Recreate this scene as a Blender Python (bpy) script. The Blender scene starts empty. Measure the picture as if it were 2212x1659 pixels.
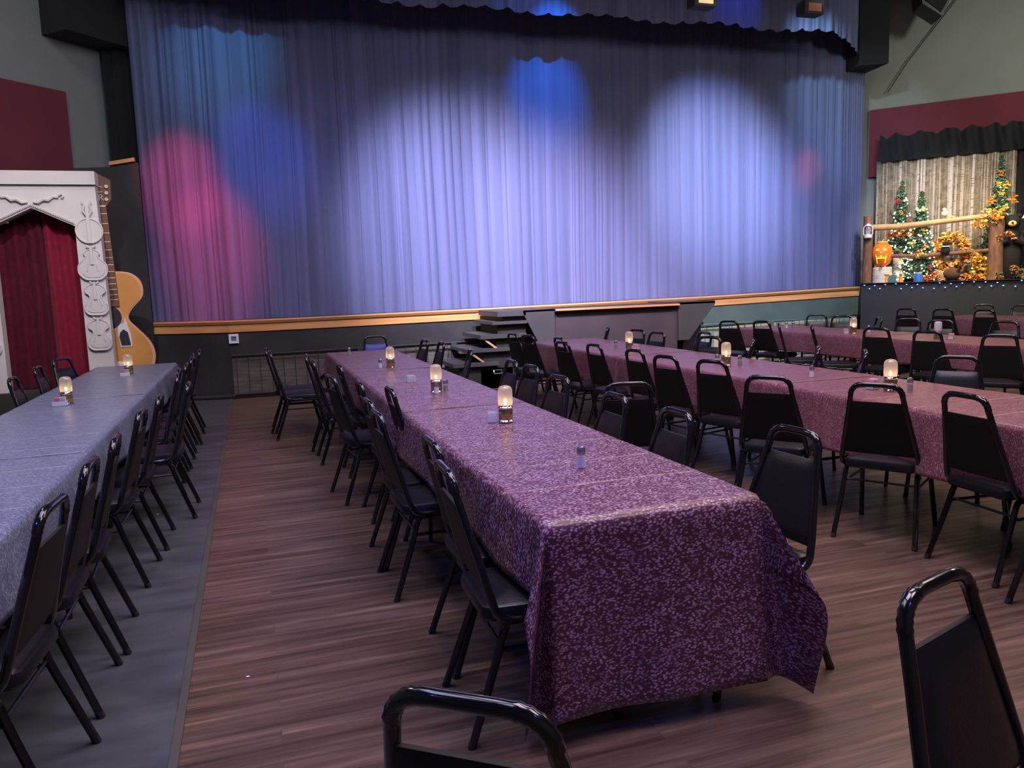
import bpy, math, random
from mathutils import Matrix, Vector, noise
random.seed(11)
PI = math.pi
SC = bpy.context.scene
COL = SC.collection
sin, cos = math.sin, math.cos

# ------------------------------------------------------------------ materials
def lin(c):
    return tuple((x / 255 / 12.92) if x / 255 <= .04045 else ((x / 255 + .055) / 1.055) ** 2.4 for x in c)

def mat(name, col, rough=.5, metal=0, spec=.5, bump=0, bscale=60, var=0, vscale=8, coat=0, sheen=0, stretch=(1, 1, 1), trans=0, emis=None, estr=0, ior=1.45, alpha=1):
    m = bpy.data.materials.new(name); m.use_nodes = True
    nt = m.node_tree; b = nt.nodes['Principled BSDF']
    b.inputs['Base Color'].default_value = (*col, 1)
    b.inputs['Roughness'].default_value = rough
    b.inputs['Metallic'].default_value = metal
    b.inputs['Specular IOR Level'].default_value = spec
    b.inputs['Coat Weight'].default_value = coat
    b.inputs['Sheen Weight'].default_value = sheen
    b.inputs['Transmission Weight'].default_value = trans
    b.inputs['IOR'].default_value = ior
    b.inputs['Alpha'].default_value = alpha
    if emis:
        b.inputs['Emission Color'].default_value = (*emis, 1); b.inputs['Emission Strength'].default_value = estr
    tc = nt.nodes.new('ShaderNodeTexCoord'); mp = nt.nodes.new('ShaderNodeMapping')
    mp.inputs['Scale'].default_value = stretch
    nt.links.new(tc.outputs['Object'], mp.inputs['Vector'])
    n = nt.nodes.new('ShaderNodeTexNoise'); n.inputs['Scale'].default_value = vscale; n.inputs['Detail'].default_value = 5
    nt.links.new(mp.outputs[0], n.inputs['Vector'])
    r = nt.nodes.new('ShaderNodeValToRGB')
    v = max(var, .04)
    r.color_ramp.elements[0].position = .3; r.color_ramp.elements[1].position = .7
    r.color_ramp.elements[0].color = (*[x * (1 - v) for x in col], 1)
    r.color_ramp.elements[1].color = (*[min(1, x * (1 + v)) for x in col], 1)
    nt.links.new(n.outputs['Fac'], r.inputs[0]); nt.links.new(r.outputs[0], b.inputs['Base Color'])
    if bump:
        n2 = nt.nodes.new('ShaderNodeTexNoise'); n2.inputs['Scale'].default_value = bscale; n2.inputs['Detail'].default_value = 3
        nt.links.new(mp.outputs[0], n2.inputs['Vector'])
        bp = nt.nodes.new('ShaderNodeBump'); bp.inputs['Strength'].default_value = bump; bp.inputs['Distance'].default_value = .01
        nt.links.new(n2.outputs['Fac'], bp.inputs['Height']); nt.links.new(bp.outputs[0], b.inputs['Normal'])
    return m

class N:   # tiny node helper
    def __init__(s, m): s.t = m.node_tree; s.b = s.t.nodes['Principled BSDF']
    def n(s, typ, **k):
        x = s.t.nodes.new('ShaderNode' + typ)
        for a, v in k.items():
            if a in x.bl_rna.properties: setattr(x, a, v)
            else: x.inputs[a.replace('_', ' ')].default_value = v
        return x
    def l(s, a, b): s.t.links.new(a, b)
    def math(s, op, a, b=None, c=None):
        x = s.t.nodes.new('ShaderNodeMath'); x.operation = op
        for i, v in enumerate((a, b, c)):
            if v is None: continue
            if isinstance(v, (int, float)): x.inputs[i].default_value = v
            else: s.l(v, x.inputs[i])
        return x.outputs[0]
    def ramp(s, fac, *stops, interp='LINEAR'):
        x = s.t.nodes.new('ShaderNodeValToRGB'); x.color_ramp.interpolation = interp
        e = x.color_ramp.elements
        while len(e) < len(stops): e.new(.5)
        for i, (p, c) in enumerate(stops): e[i].position = p; e[i].color = (*c, 1)
        s.l(fac, x.inputs[0]); return x.outputs[0]
    def mix(s, f, a, b, mode='MIX'):
        x = s.t.nodes.new('ShaderNodeMix'); x.data_type = 'RGBA'; x.blend_type = mode
        for i, v in ((0, f), (6, a), (7, b)):
            if isinstance(v, (int, float)): x.inputs[i].default_value = v
            elif isinstance(v, tuple): x.inputs[i].default_value = (*v, 1)
            else: s.l(v, x.inputs[i])
        return x.outputs[2]

def blank(name, rough=.5, spec=.5):
    m = bpy.data.materials.new(name); m.use_nodes = True
    g = N(m); g.b.inputs['Roughness'].default_value = rough; g.b.inputs['Specular IOR Level'].default_value = spec
    return m, g

def cloth_mat(name, dark, light, seed):
    m, g = blank(name, .34, .55)
    uv = g.n('UVMap'); mp = g.n('Mapping'); mp.inputs['Scale'].default_value = (78, 128, 1); mp.inputs['Location'].default_value = (seed, seed * 2, 0)
    g.l(uv.outputs[0], mp.inputs['Vector'])
    wn = g.n('TexNoise', Scale=.35, Detail=2.0); g.l(mp.outputs[0], wn.inputs['Vector'])
    warp = g.mix(.35, mp.outputs[0], wn.outputs['Color'], 'ADD')
    vo = g.n('TexVoronoi', Scale=1.0, Randomness=1.0); g.l(warp, vo.inputs['Vector'])
    speck = g.ramp(vo.outputs['Distance'], (.30, (1, 1, 1)), (.52, (0, 0, 0)))
    big = g.n('TexNoise', Scale=.16, Detail=4.0); g.l(mp.outputs[0], big.inputs['Vector'])
    gate = g.ramp(big.outputs['Fac'], (.38, (.45, .45, .45)), (.56, (1, 1, 1)))
    f = g.mix(1.0, speck, gate, 'MULTIPLY')
    g.l(g.mix(f, dark, light), g.b.inputs['Base Color'])
    # fold creases pressed across the cloth
    sx = g.n('SeparateXYZ'); g.l(uv.outputs[0], sx.inputs[0])
    nz = g.n('TexNoise', Scale=1.3, Detail=1.0); g.l(uv.outputs[0], nz.inputs['Vector'])
    wob = g.math('MULTIPLY_ADD', nz.outputs['Fac'], .06, sx.outputs['Y'])
    fr = g.math('FRACT', g.math('MULTIPLY', wob, 1 / .38))
    d = g.math('ABSOLUTE', g.math('SUBTRACT', fr, .5))
    rd = g.ramp(d, (0, (1, 1, 1)), (.030, (0, 0, 0)))
    ge = g.n('NewGeometry'); sg = g.n('SeparateXYZ'); g.l(ge.outputs['Normal'], sg.inputs[0]); rd = g.math('MULTIPLY', rd, g.math('GREATER_THAN', sg.outputs['Z'], .8))
    n2 = g.n('TexNoise', Scale=5.0, Detail=3.0); g.l(uv.outputs[0], n2.inputs['Vector'])
    h = g.math('MULTIPLY_ADD', rd, .8, n2.outputs['Fac'])
    n3 = g.n('TexNoise', Scale=90.0, Detail=2.0); g.l(uv.outputs[0], n3.inputs['Vector'])
    h = g.math('MULTIPLY_ADD', n3.outputs['Fac'], .08, h)
    bp = g.n('Bump', Strength=.55, Distance=.012); g.l(h, bp.inputs['Height']); g.l(bp.outputs[0], g.b.inputs['Normal'])
    return m

M = {}
M['cloth_pink'] = cloth_mat('mottled_burgundy_vinyl', (.100, .028, .044), (.50, .33, .44), 3)
M['cloth_pink2'] = cloth_mat('mottled_rose_vinyl', (.17, .055, .072), (.37, .19, .23), 9)
M['cloth_blue'] = cloth_mat('mottled_slate_vinyl', (.13, .15, .22), (.29, .33, .43), 5)
M['vinyl'] = mat('black_vinyl', (.008, .008, .011), .34, spec=.5, bump=.12, bscale=180)
M['vinyl_back'] = mat('dark_back_panel', (.012, .0105, .010), .55, spec=.3)
M['back_blue'] = mat('blue_chair_back', (.012, .022, .22), .4, spec=.5, bump=.12, bscale=180)  # blue base colour for one chair's backrest; its seat stays black
M['tube'] = mat('gloss_black_tube', (.006, .006, .008), .16, spec=.6, coat=.4)
M['foot'] = mat('rubber_foot', (.01, .01, .01), .7)
M['table_top'] = mat('dark_laminate', (.05, .035, .03), .5)
M['table_leg'] = mat('dark_steel', (.03, .03, .032), .35, metal=.6)
M['black_paint'] = mat('flat_black_paint', (.024, .023, .022), .6, spec=.35, var=.3, vscale=2, bump=.1, bscale=30)
M['dark_wall'] = mat('black_fabric', (.010, .011, .013), .85, spec=.2, var=.3, vscale=3)
M['green_paint'] = mat('dark_green_paint', (.065, .100, .082), .45, spec=.5, var=.2, vscale=2, bump=.1, bscale=30)
M['grey_wall'] = mat('grey_green_plaster', (.17, .185, .165), .85, spec=.2, var=.06, vscale=1.5)
M['grey_wall_l'] = mat('grey_plaster', (.15, .165, .17), .85, spec=.2, var=.06, vscale=1.5)
M['maroon'] = mat('maroon_panel', (.105, .022, .032), .85, spec=.2, var=.06, vscale=2)
M['ceiling'] = mat('black_ceiling', (.012, .012, .014), .9, spec=.2)
M['white_paint'] = mat('white_paint', (.55, .53, .52), .6, spec=.3, var=.05, vscale=3)
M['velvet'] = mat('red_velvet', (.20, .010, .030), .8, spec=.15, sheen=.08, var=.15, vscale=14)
M['velvet_shaded'] = mat('shaded_red_velvet', (.075, .005, .018), .8, spec=.15, sheen=.05, var=.2, vscale=14)  # same red velvet, darkened to paint the recess shade on the left panel
M['guitar_wood'] = mat('amber_guitar_paint', (.56, .27, .075), .4, spec=.5, var=.12, vscale=3)
M['guitar_edge'] = mat('pale_binding', (.62, .36, .20), .45)
M['guitar_neck'] = mat('brown_fretboard', (.16, .075, .045), .5, var=.1)
M['guitar_dark'] = mat('soundhole_black', (.02, .02, .024), .6)
M['ivory'] = mat('ivory_paint', (.62, .56, .48), .5)
M['steel'] = mat('brushed_steel', (.45, .45, .48), .3, metal=.9)
M['chrome'] = mat('chrome', (.75, .73, .70), .12, metal=1)
M['white_plastic'] = mat('white_plastic', (.62, .62, .66), .4)
M['pink_paper'] = mat('pink_paper', (.75, .22, .36), .6)
M['salt'] = mat('white_salt', (.72, .72, .80), .8)
M['pepper'] = mat('grey_pepper', (.12, .11, .10), .8, var=.4, vscale=200)
M['glass'] = mat('clear_glass', (.75, .75, .85), .10, spec=.7, alpha=.22)
M['amber_glass'] = mat('faceted_amber_glass', (.42, .30, .14), .12, metal=.75, spec=.8)
M['bark'] = mat('brown_bark', (.17, .085, .045), .8, var=.4, vscale=6, bump=.6, bscale=20, stretch=(4, 4, 1))
M['log'] = mat('yellow_log', (.46, .28, .13), .7, var=.25, vscale=5, bump=.4, bscale=18)
M['birch'] = mat('birch_bark', (.50, .46, .40), .8, var=.3, vscale=9, bump=.3, bscale=14, stretch=(1, 1, 4))
M['needles'] = mat('green_needles', (.05, .12, .055), .7, var=.5, vscale=12)
M['needles_pale'] = mat('frosted_green_needles', (.22, .32, .24), .7, var=.4, vscale=12)
M['leaf_orange'] = mat('orange_leaves', (.75, .25, .03), .6, var=.35, vscale=14)
M['leaf_yellow'] = mat('yellow_leaves', (.95, .58, .10), .6, var=.3, vscale=14)
M['leaf_red'] = mat('red_leaves', (.55, .03, .03), .6, var=.3, vscale=14)
M['leaf_tan'] = mat('tan_leaves', (.62, .36, .14), .6, var=.35, vscale=14)
M['fur'] = mat('black_brown_fur', (.006, .005, .005), .8, bump=.6, bscale=60, var=.3)
M['fur_brown'] = mat('brown_fur', (.09, .045, .022), .85, bump=.6, bscale=60, var=.3)
M['feather'] = mat('tan_feathers', (.55, .33, .15), .8, var=.3, vscale=20)
M['cream'] = mat('cream_paint', (.70, .62, .46), .6)
M['straw'] = mat('straw', (.75, .52, .20), .8, bump=.4, bscale=60)
M['pumpkin'] = mat('orange_pumpkin', (.72, .17, .015), .45, var=.15, vscale=5)
M['glow'] = mat('candle_glow', (1, .5, .05), .6, emis=(1, .45, .04), estr=1.3)
M['blue_plastic'] = mat('blue_plastic', (.03, .14, .45), .4)
M['teal'] = mat('teal_board', (.06, .15, .15), .6, var=.2, vscale=20)
M['bulb_w'] = mat('warm_fairy_bulb', (1, .9, .7), .4, emis=(1, .86, .60), estr=9)
M['bulb_b'] = mat('blue_fairy_bulb', (.2, .3, 1), .4, emis=(.10, .28, 1), estr=4)
M['bulb_c'] = mat('cyan_fairy_bulb', (.2, .9, 1), .4, emis=(.05, .7, .9), estr=3)
M['flame'] = mat('lamp_flame', (1, .8, .4), .5, emis=(1, .70, .32), estr=26)
M['lens_y'] = mat('warm_fixture_lens', (1, .8, .4), .5, emis=(1, .8, .45), estr=.35)
M['lens_r'] = mat('red_fixture_lens', (.25, .08, .06), .5, emis=(1, .35, .2), estr=.02)
M['wire'] = mat('dark_wire', (.01, .01, .02), .6)
M['speckle'] = mat('torn_paper', (.8, .75, .7), .8)

def shade_mat():
    m, g = blank('frosted_ribbed_glass', .35)
    t = m.node_tree; out = t.nodes['Material Output']
    tr = g.n('BsdfTranslucent'); tr.inputs['Color'].default_value = (.95, .86, .80, 1)
    tp = g.n('BsdfTransparent'); tp.inputs['Color'].default_value = (.95, .90, .86, 1)
    gl = g.n('BsdfGlossy', Roughness=.15)
    m1 = g.n('MixShader'); m1.inputs[0].default_value = .5; g.l(tr.outputs[0], m1.inputs[1]); g.l(tp.outputs[0], m1.inputs[2])
    m2 = g.n('MixShader'); m2.inputs[0].default_value = .10; g.l(m1.outputs[0], m2.inputs[1]); g.l(gl.outputs[0], m2.inputs[2])
    g.l(m2.outputs[0], out.inputs['Surface'])
    return m
M['shade'] = shade_mat()

def curtain_mat():
    m, g = blank('blue_grey_stage_cloth', .75, .25)
    tc = g.n('TexCoord'); mp = g.n('Mapping'); mp.inputs['Scale'].default_value = (9, 1, .12); g.l(tc.outputs['Object'], mp.inputs['Vector'])
    n = g.n('TexNoise', Scale=1.0, Detail=4.0); g.l(mp.outputs[0], n.inputs['Vector'])
    g.l(g.ramp(n.outputs['Fac'], (.3, (.060, .074, .150)), (.7, (.095, .110, .215))), g.b.inputs['Base Color'])
    g.b.inputs['Sheen Weight'].default_value = .12
    return m
M['curtain'] = curtain_mat()

def wood_trim():
    m, g = blank('varnished_oak', .35, .5)
    tc = g.n('TexCoord'); mp = g.n('Mapping'); mp.inputs['Scale'].default_value = (.7, 10, 16); g.l(tc.outputs['Object'], mp.inputs['Vector'])
    n = g.n('TexNoise', Scale=1.2, Detail=5.0); g.l(mp.outputs[0], n.inputs['Vector'])
    g.l(g.ramp(n.outputs['Fac'], (.3, (.44, .20, .065)), (.7, (.62, .33, .12))), g.b.inputs['Base Color'])
    return m
M['oak'] = wood_trim()

def floor_mat():
    m, g = blank('walnut_planks', .33, .5)
    tc = g.n('TexCoord')
    br = g.n('TexBrick', Scale=1.0, offset=.37); g.l(tc.outputs['Object'], br.inputs['Vector'])
    for k, v in (('Brick Width', 1.22), ('Row Height', .115), ('Mortar Size', .0016), ('Mortar Smooth', .1), ('Bias', 0)): br.inputs[k].default_value = v
    br.inputs['Color1'].default_value = (0, 0, 0, 1); br.inputs['Color2'].default_value = (1, 1, 1, 1); br.inputs['Mortar'].default_value = (.0, .0, .0, 1)
    mp = g.n('Mapping'); mp.inputs['Scale'].default_value = (1.4, 26, 1); g.l(tc.outputs['Object'], mp.inputs['Vector'])
    n = g.n('TexNoise', Scale=1.0, Detail=6.0, Roughness=.62); 
    ad = g.mix(.6, mp.outputs[0], br.outputs['Color'], 'ADD'); g.l(ad, n.inputs['Vector'])
    n2 = g.n('TexNoise', Scale=.9, Detail=2.0); mp2 = g.n('Mapping'); mp2.inputs['Scale'].default_value = (.8, 7, 1)
    g.l(tc.outputs['Object'], mp2.inputs['Vector']); g.l(mp2.outputs[0], n2.inputs['Vector'])
    c1 = g.ramp(n.outputs['Fac'], (.30, (.050, .028, .020)), (.46, (.118, .070, .048)), (.58, (.175, .112, .078)), (.68, (.26, .165, .105)), (.76, (.50, .33, .20)))
    c2 = g.mix(.5, c1, g.ramp(n2.outputs['Fac'], (.3, (.35, .30, .28)), (.7, (1, 1, 1))), 'MULTIPLY')
    c3 = g.mix(.35, c2, g.ramp(br.outputs['Color'], (0, (.45, .42, .40)), (1, (1, 1, 1))), 'MULTIPLY')
    g.l(c3, g.b.inputs['Base Color'])
    g.l(g.ramp(n.outputs['Fac'], (.3, (.42, .42, .42)), (.7, (.28, .28, .28))), g.b.inputs['Roughness'])
    bp = g.n('Bump', Strength=.12, Distance=.004); g.l(n.outputs['Fac'], bp.inputs['Height']); g.l(bp.outputs[0], g.b.inputs['Normal'])
    return m
M['floor'] = floor_mat()

def grey_floor():
    m, g = blank('grey_sheet_floor', .45, .45)
    tc = g.n('TexCoord'); mp = g.n('Mapping'); mp.inputs['Scale'].default_value = (1.2, 5, 1); g.l(tc.outputs['Object'], mp.inputs['Vector'])
    n = g.n('TexNoise', Scale=1.5, Detail=6.0); g.l(mp.outputs[0], n.inputs['Vector'])
    g.l(g.ramp(n.outputs['Fac'], (.3, (.046, .050, .054)), (.7, (.082, .086, .092))), g.b.inputs['Base Color'])
    return m
M['floor_grey'] = grey_floor()

def mural_mat():
    m, g = blank('birch_forest_print', .7, .2)
    tc = g.n('TexCoord'); sp = g.n('SeparateXYZ'); g.l(tc.outputs['Object'], sp.inputs[0])
    def cols(scale, seed, lo, hi, tilt):
        mp = g.n('Mapping'); mp.inputs['Scale'].default_value = (scale, .001, tilt); mp.inputs['Location'].default_value = (seed, 0, 0)
        g.l(tc.outputs['Object'], mp.inputs['Vector'])
        n = g.n('TexNoise', Scale=1.0, Detail=1.0); g.l(mp.outputs[0], n.inputs['Vector'])
        return g.ramp(n.outputs['Fac'], (lo, (0, 0, 0)), (hi, (1, 1, 1)))
    mpb = g.n('Mapping'); mpb.inputs['Scale'].default_value = (6, 1, 5); g.l(tc.outputs['Object'], mpb.inputs['Vector'])
    nb = g.n('TexNoise', Scale=2.0, Detail=6.0); g.l(mpb.outputs[0], nb.inputs['Vector'])
    base = g.ramp(nb.outputs['Fac'], (.3, (.085, .065, .04)), (.7, (.22, .18, .12)))
    c = g.mix(g.math('MULTIPLY', cols(70, 3, .54, .60, .3), .6), base, (.33, .28, .24))
    c = g.mix(g.math('MULTIPLY', cols(34, 7.3, .57, .61, .25), .85), c, (.40, .34, .30))
    c = g.mix(cols(12, 1.7, .63, .655, .12), c, (.42, .37, .36))
    mk = g.n('Mapping'); mk.inputs['Scale'].default_value = (14, 1, 46); g.l(tc.outputs['Object'], mk.inputs['Vector'])
    nk = g.n('TexNoise', Scale=1.0, Detail=2.0); g.l(mk.outputs[0], nk.inputs['Vector'])
    c = g.mix(g.ramp(nk.outputs['Fac'], (.60, (0, 0, 0)), (.64, (.85, .85, .85))), c, (.10, .08, .08))
    g.l(c, g.b.inputs['Base Color'])
    return m
M['mural'] = mural_mat()

def skirt_mat():   # painted boards behind the railing, warm ply with teal and cream blocks at the right
    m, g = blank('painted_skirting_boards', .55, .4)
    tc = g.n('TexCoord'); mp = g.n('Mapping'); mp.inputs['Scale'].default_value = (2, 1, 30); g.l(tc.outputs['Object'], mp.inputs['Vector'])
    n = g.n('TexNoise', Scale=1.2, Detail=5.0); g.l(mp.outputs[0], n.inputs['Vector'])
    g.l(g.ramp(n.outputs['Fac'], (.3, (.045, .042, .03)), (.7, (.115, .11, .085))), g.b.inputs['Base Color'])
    return m
M['skirting'] = skirt_mat()
def mosaic_mat():
    m, g = blank('teal_and_cream_panels', .5, .4)
    tc = g.n('TexCoord')
    br = g.n('TexBrick', Scale=1.0, offset=.5); g.l(tc.outputs['Object'], br.inputs['Vector'])
    mp = g.n('Mapping'); mp.inputs['Rotation'].default_value = (PI / 2, 0, 0); g.l(tc.outputs['Object'], mp.inputs['Vector']); g.l(mp.outputs[0], br.inputs['Vector'])
    for k, v in (('Brick Width', .26), ('Row Height', .24), ('Mortar Size', .01)): br.inputs[k].default_value = v
    br.inputs['Color1'].default_value = (.13, .26, .26, 1); br.inputs['Color2'].default_value = (.36, .33, .18, 1); br.inputs['Mortar'].default_value = (.08, .10, .08, 1)
    g.l(br.outputs['Color'], g.b.inputs['Base Color'])
    return m
M['mosaic'] = mosaic_mat()

# ------------------------------------------------------------------ mesh builder
def catmull(P, n=8, closed=False):
    out = []; L = len(P); rng = range(L if closed else L - 1)
    for i in rng:
        p = [P[(i - 1) % L] if closed or i > 0 else P[0], P[i], P[(i + 1) % L], P[(i + 2) % L] if closed or i + 2 < L else P[-1]]
        for k in range(n):
            t = k / n
            out.append(tuple(.5 * (2 * b + (c - a) * t + (2 * a - 5 * b + 4 * c - d) * t * t + (3 * b - a - 3 * c + d) * t ** 3) for a, b, c, d in zip(*p)))
    if not closed: out.append(tuple(P[-1]))
    return out

class MB:
    def __init__(s): s.v = []; s.f = []; s.uv = None
    def add(s, V, F):
        o = len(s.v); s.v += [tuple(x) for x in V]; s.f += [tuple(i + o for i in f) for f in F]; return s
    def box(s, c, d, rz=0, bev=0, M_=None):
        x, y, z = (k / 2 for k in d)
        V = [Vector((a * x, b * y, e * z)) for a in (-1, 1) for b in (-1, 1) for e in (-1, 1)]
        R = M_ or Matrix.Rotation(rz, 3, 'Z')
        V = [R @ v + Vector(c) for v in V]
        return s.add(V, [(0, 1, 3, 2), (4, 6, 7, 5), (0, 4, 5, 1), (2, 3, 7, 6), (0, 2, 6, 4), (1, 5, 7, 3)])
    def rbox(s, c, d, r=.01, crown=0):   # box with rounded plan corners and edges
        x, y, z = (k / 2 for k in d); rings = []
        for zz, ins in ((-z, r * .6), (-z + r * .6, 0), (z - r, 0), (z - r * .3, r * .3), (z, r)):
            ring = []
            for k, (sx, sy) in enumerate(((1, 1), (-1, 1), (-1, -1), (1, -1))):
                for j in range(4):
                    a = k * PI / 2 + j * PI / 6; R = max(r * 2, .004)
                    ring.append((sx * (x - R) + (R - ins) * cos(a), sy * (y - R) + (R - ins) * sin(a), zz))
            rings.append([Vector(p) + Vector(c) for p in ring])
        n = 16; V = [p for q in rings for p in q]; F = []
        for i in range(len(rings) - 1):
            for j in range(n): F.append((i * n + j, i * n + (j + 1) % n, (i + 1) * n + (j + 1) % n, (i + 1) * n + j))
        F.append(tuple(range(n))[::-1])
        V.append(Vector(c) + Vector((0, 0, z + crown))); t = len(V) - 1; b = (len(rings) - 1) * n
        for j in range(n): F.append((b + j, b + (j + 1) % n, t))
        return s.add(V, F)
    def tube(s, P, r, n=8, cap=True, flat=1):
        P = [Vector(p) for p in P]; m = len(P); V = []; F = []
        rr = r if isinstance(r, (list, tuple)) else [r] * m
        up = None
        for i, p in enumerate(P):
            t = (P[min(i + 1, m - 1)] - P[max(i - 1, 0)]).normalized()
            if up is None:
                up = t.orthogonal().normalized()
            up = (up - t * up.dot(t)).normalized(); b = t.cross(up)
            for k in range(n):
                a = 2 * PI * k / n; V.append(p + (up * cos(a) + b * sin(a) * flat) * rr[i])
        for i in range(m - 1):
            for k in range(n): F.append((i * n + k, i * n + (k + 1) % n, (i + 1) * n + (k + 1) % n, (i + 1) * n + k))
        if cap: F.append(tuple(range(n))[::-1]); F.append(tuple((m - 1) * n + k for k in range(n)))
        return s.add(V, F)
    def lathe(s, prof, n=16, c=(0, 0, 0), ax='Z', rib=0, sq=(1, 1)):
        V = []; F = []
        for r, z in prof:
            for k in range(n):
                a = 2 * PI * k / n; q = r * (1 + rib * (k % 2))
                p = (q * cos(a) * sq[0], q * sin(a) * sq[1], z)
                if ax == 'Y': p = (p[0], p[2], p[1])
                if ax == 'X': p = (p[2], p[0], p[1])
                V.append(Vector(p) + Vector(c))
        m = len(prof)
        for i in range(m - 1):
            for k in range(n): F.append((i * n + k, i * n + (k + 1) % n, (i + 1) * n + (k + 1) % n, (i + 1) * n + k))
        F.append(tuple(range(n))[::-1]); F.append(tuple((m - 1) * n + k for k in range(n)))
        return s.add(V, F)
    def ball(s, c, r, n=10, sq=(1, 1, 1), Mx=None):
        V = []; F = []; h = n // 2 + 1
        for i in range(h + 1):
            t = PI * i / h
            for k in range(n):
                a = 2 * PI * k / n
                p = Vector((r * sin(t) * cos(a) * sq[0], r * sin(t) * sin(a) * sq[1], r * cos(t) * sq[2]))
                if Mx: p = Mx @ p
                V.append(p + Vector(c))
        for i in range(h):
            for k in range(n): F.append((i * n + k, (i + 1) * n + k, (i + 1) * n + (k + 1) % n, i * n + (k + 1) % n))
        return s.add(V, F)
    def prism(s, poly, y0, y1):   # outline in X-Z pushed along Y
        n = len(poly)
        V = [(x, y0, z) for x, z in poly] + [(x, y1, z) for x, z in poly]
        F = [tuple(range(n)), tuple(range(2 * n - 1, n - 1, -1))] + [(i, i + n, (i + 1) % n + n, (i + 1) % n) for i in range(n)]
        return s.add(V, F)
    def slab(s, poly, z0, z1):    # outline in X-Y pushed along Z
        n = len(poly)
        V = [(x, y, z0) for x, y in poly] + [(x, y, z1) for x, y in poly]
        F = [tuple(range(n))[::-1], tuple(range(n, 2 * n))] + [(i, (i + 1) % n, (i + 1) % n + n, i + n) for i in range(n)]
        return s.add(V, F)
    def grid(s, fn, nu, nv):
        V = [fn(i / nu, j / nv) for j in range(nv + 1) for i in range(nu + 1)]
        F = [(j * (nu + 1) + i, j * (nu + 1) + i + 1, (j + 1) * (nu + 1) + i + 1, (j + 1) * (nu + 1) + i) for j in range(nv) for i in range(nu)]
        return s.add(V, F)
    def leaf(s, c, size, tilt=None):   # small bent leaf with some thickness
        e = Matrix.Rotation(random.uniform(0, 2 * PI), 3, 'Z') @ Matrix.Rotation(random.uniform(-1.2, 1.2), 3, 'X') @ Matrix.Rotation(random.uniform(-1, 1), 3, 'Y')
        l, w = size, size * .5
        P = [(-l / 2, 0, 0), (0, -w / 2, .12 * l), (l / 2, 0, 0), (0, w / 2, .12 * l), (0, 0, -.06 * l)]
        return s.add([e @ Vector(p) + Vector(c) for p in P], [(0, 1, 2, 3), (0, 4, 1), (1, 4, 2), (2, 4, 3), (3, 4, 0)])
    def build(s, name, m, parent=None, smooth=True, angle=40, loc=None, rz=0, kind=None):
        me = bpy.data.meshes.new(name); me.from_pydata(s.v, [], s.f); me.update()
        if s.uv:
            ul = me.uv_layers.new(name='UVMap')
            for lp in me.loops: ul.data[lp.index].uv = s.uv[lp.vertex_index]
        if smooth:
            me.shade_smooth(); me.set_sharp_from_angle(angle=math.radians(angle))
        me.materials.append(M[m] if isinstance(m, str) else m)
        o = bpy.data.objects.new(name, me); COL.objects.link(o)
        if parent: o.parent = parent
        if loc: o.location = loc
        if rz: o.rotation_euler = (0, 0, rz)
        if kind: o['kind'] = kind
        return o

def tag(o, label, cat, group=None, kind=None):
    o['label'] = label; o['category'] = cat
    if group: o['group'] = group
    if kind: o['kind'] = kind
    return o
def thing(name, label, cat, loc=(0, 0, 0), rz=0, group=None):
    o = bpy.data.objects.new(name, None); COL.objects.link(o); o.empty_display_size = .1
    o.location = loc; o.rotation_euler = (0, 0, rz)
    return tag(o, label, cat, group)
def dup(root, loc=None, rz=None, label=None, group=None, sc=None):
    def cp(o, par):
        c = o.copy(); COL.objects.link(c); c.parent = par
        for ch in [x for x in KIDS.get(o.name, [])]: cp(ch, c)
        return c
    r = cp(root, None)
    if loc: r.location = loc
    if rz is not None: r.rotation_euler = (0, 0, rz)
    if label: r['label'] = label
    if group: r['group'] = group
    return r
KIDS = {}
def index_kids(root):
    KIDS[root.name] = list(root.children)
    for c in root.children: index_kids(c)

H = 1.532   # eye height
# ------------------------------------------------------------------ room shell
def wall(name, x0, y0, x1, y1, m, z1=7.2, z0=0, th=.12):
    L = math.hypot(x1 - x0, y1 - y0); a = math.atan2(y1 - y0, x1 - x0)
    b = MB().box((L / 2, th / 2, (z0 + z1) / 2), (L, th, z1 - z0))
    return b.build(name, m, smooth=False, loc=(x0, y0, 0), rz=a, kind='structure')

MB().box((9.155, 5, -.05), (18.97, 18.4, .1)).build('floor', 'floor', smooth=False, kind='structure')
MB().box((-3.345, 5, -.05), (6.03, 18.4, .1)).build('floor_side', 'floor_grey', smooth=False, kind='structure')
o = MB().box((-.345, 4, .004), (.03, 16.1, .008)).build('trim_1', mat('worn_metal_strip', (.085, .08, .065), .5, metal=.2), smooth=False, kind='structure')
MB().box((6.1, 5, 7.26), (25, 18.4, .12)).build('ceiling', 'ceiling', smooth=False, kind='structure')
wall('wall_left', -6.29, 8.36, -.55, 14.1, 'grey_wall_l')
wall('wall_left_side', -6.29, -4, -6.29, 8.36, 'grey_wall_l')
wall('wall_stage', -.55, 14.1, 10.2, 14.1, 'dark_wall')
wall('wall_right', 9.988, 14.312, 18.56, 4.80, 'grey_wall')
wall('wall_right_side', 18.5, 4.75, 18.5, -4, 'grey_wall')
wall('wall_back', 18.6, -4, -6.3, -4, 'grey_wall_l')

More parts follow.
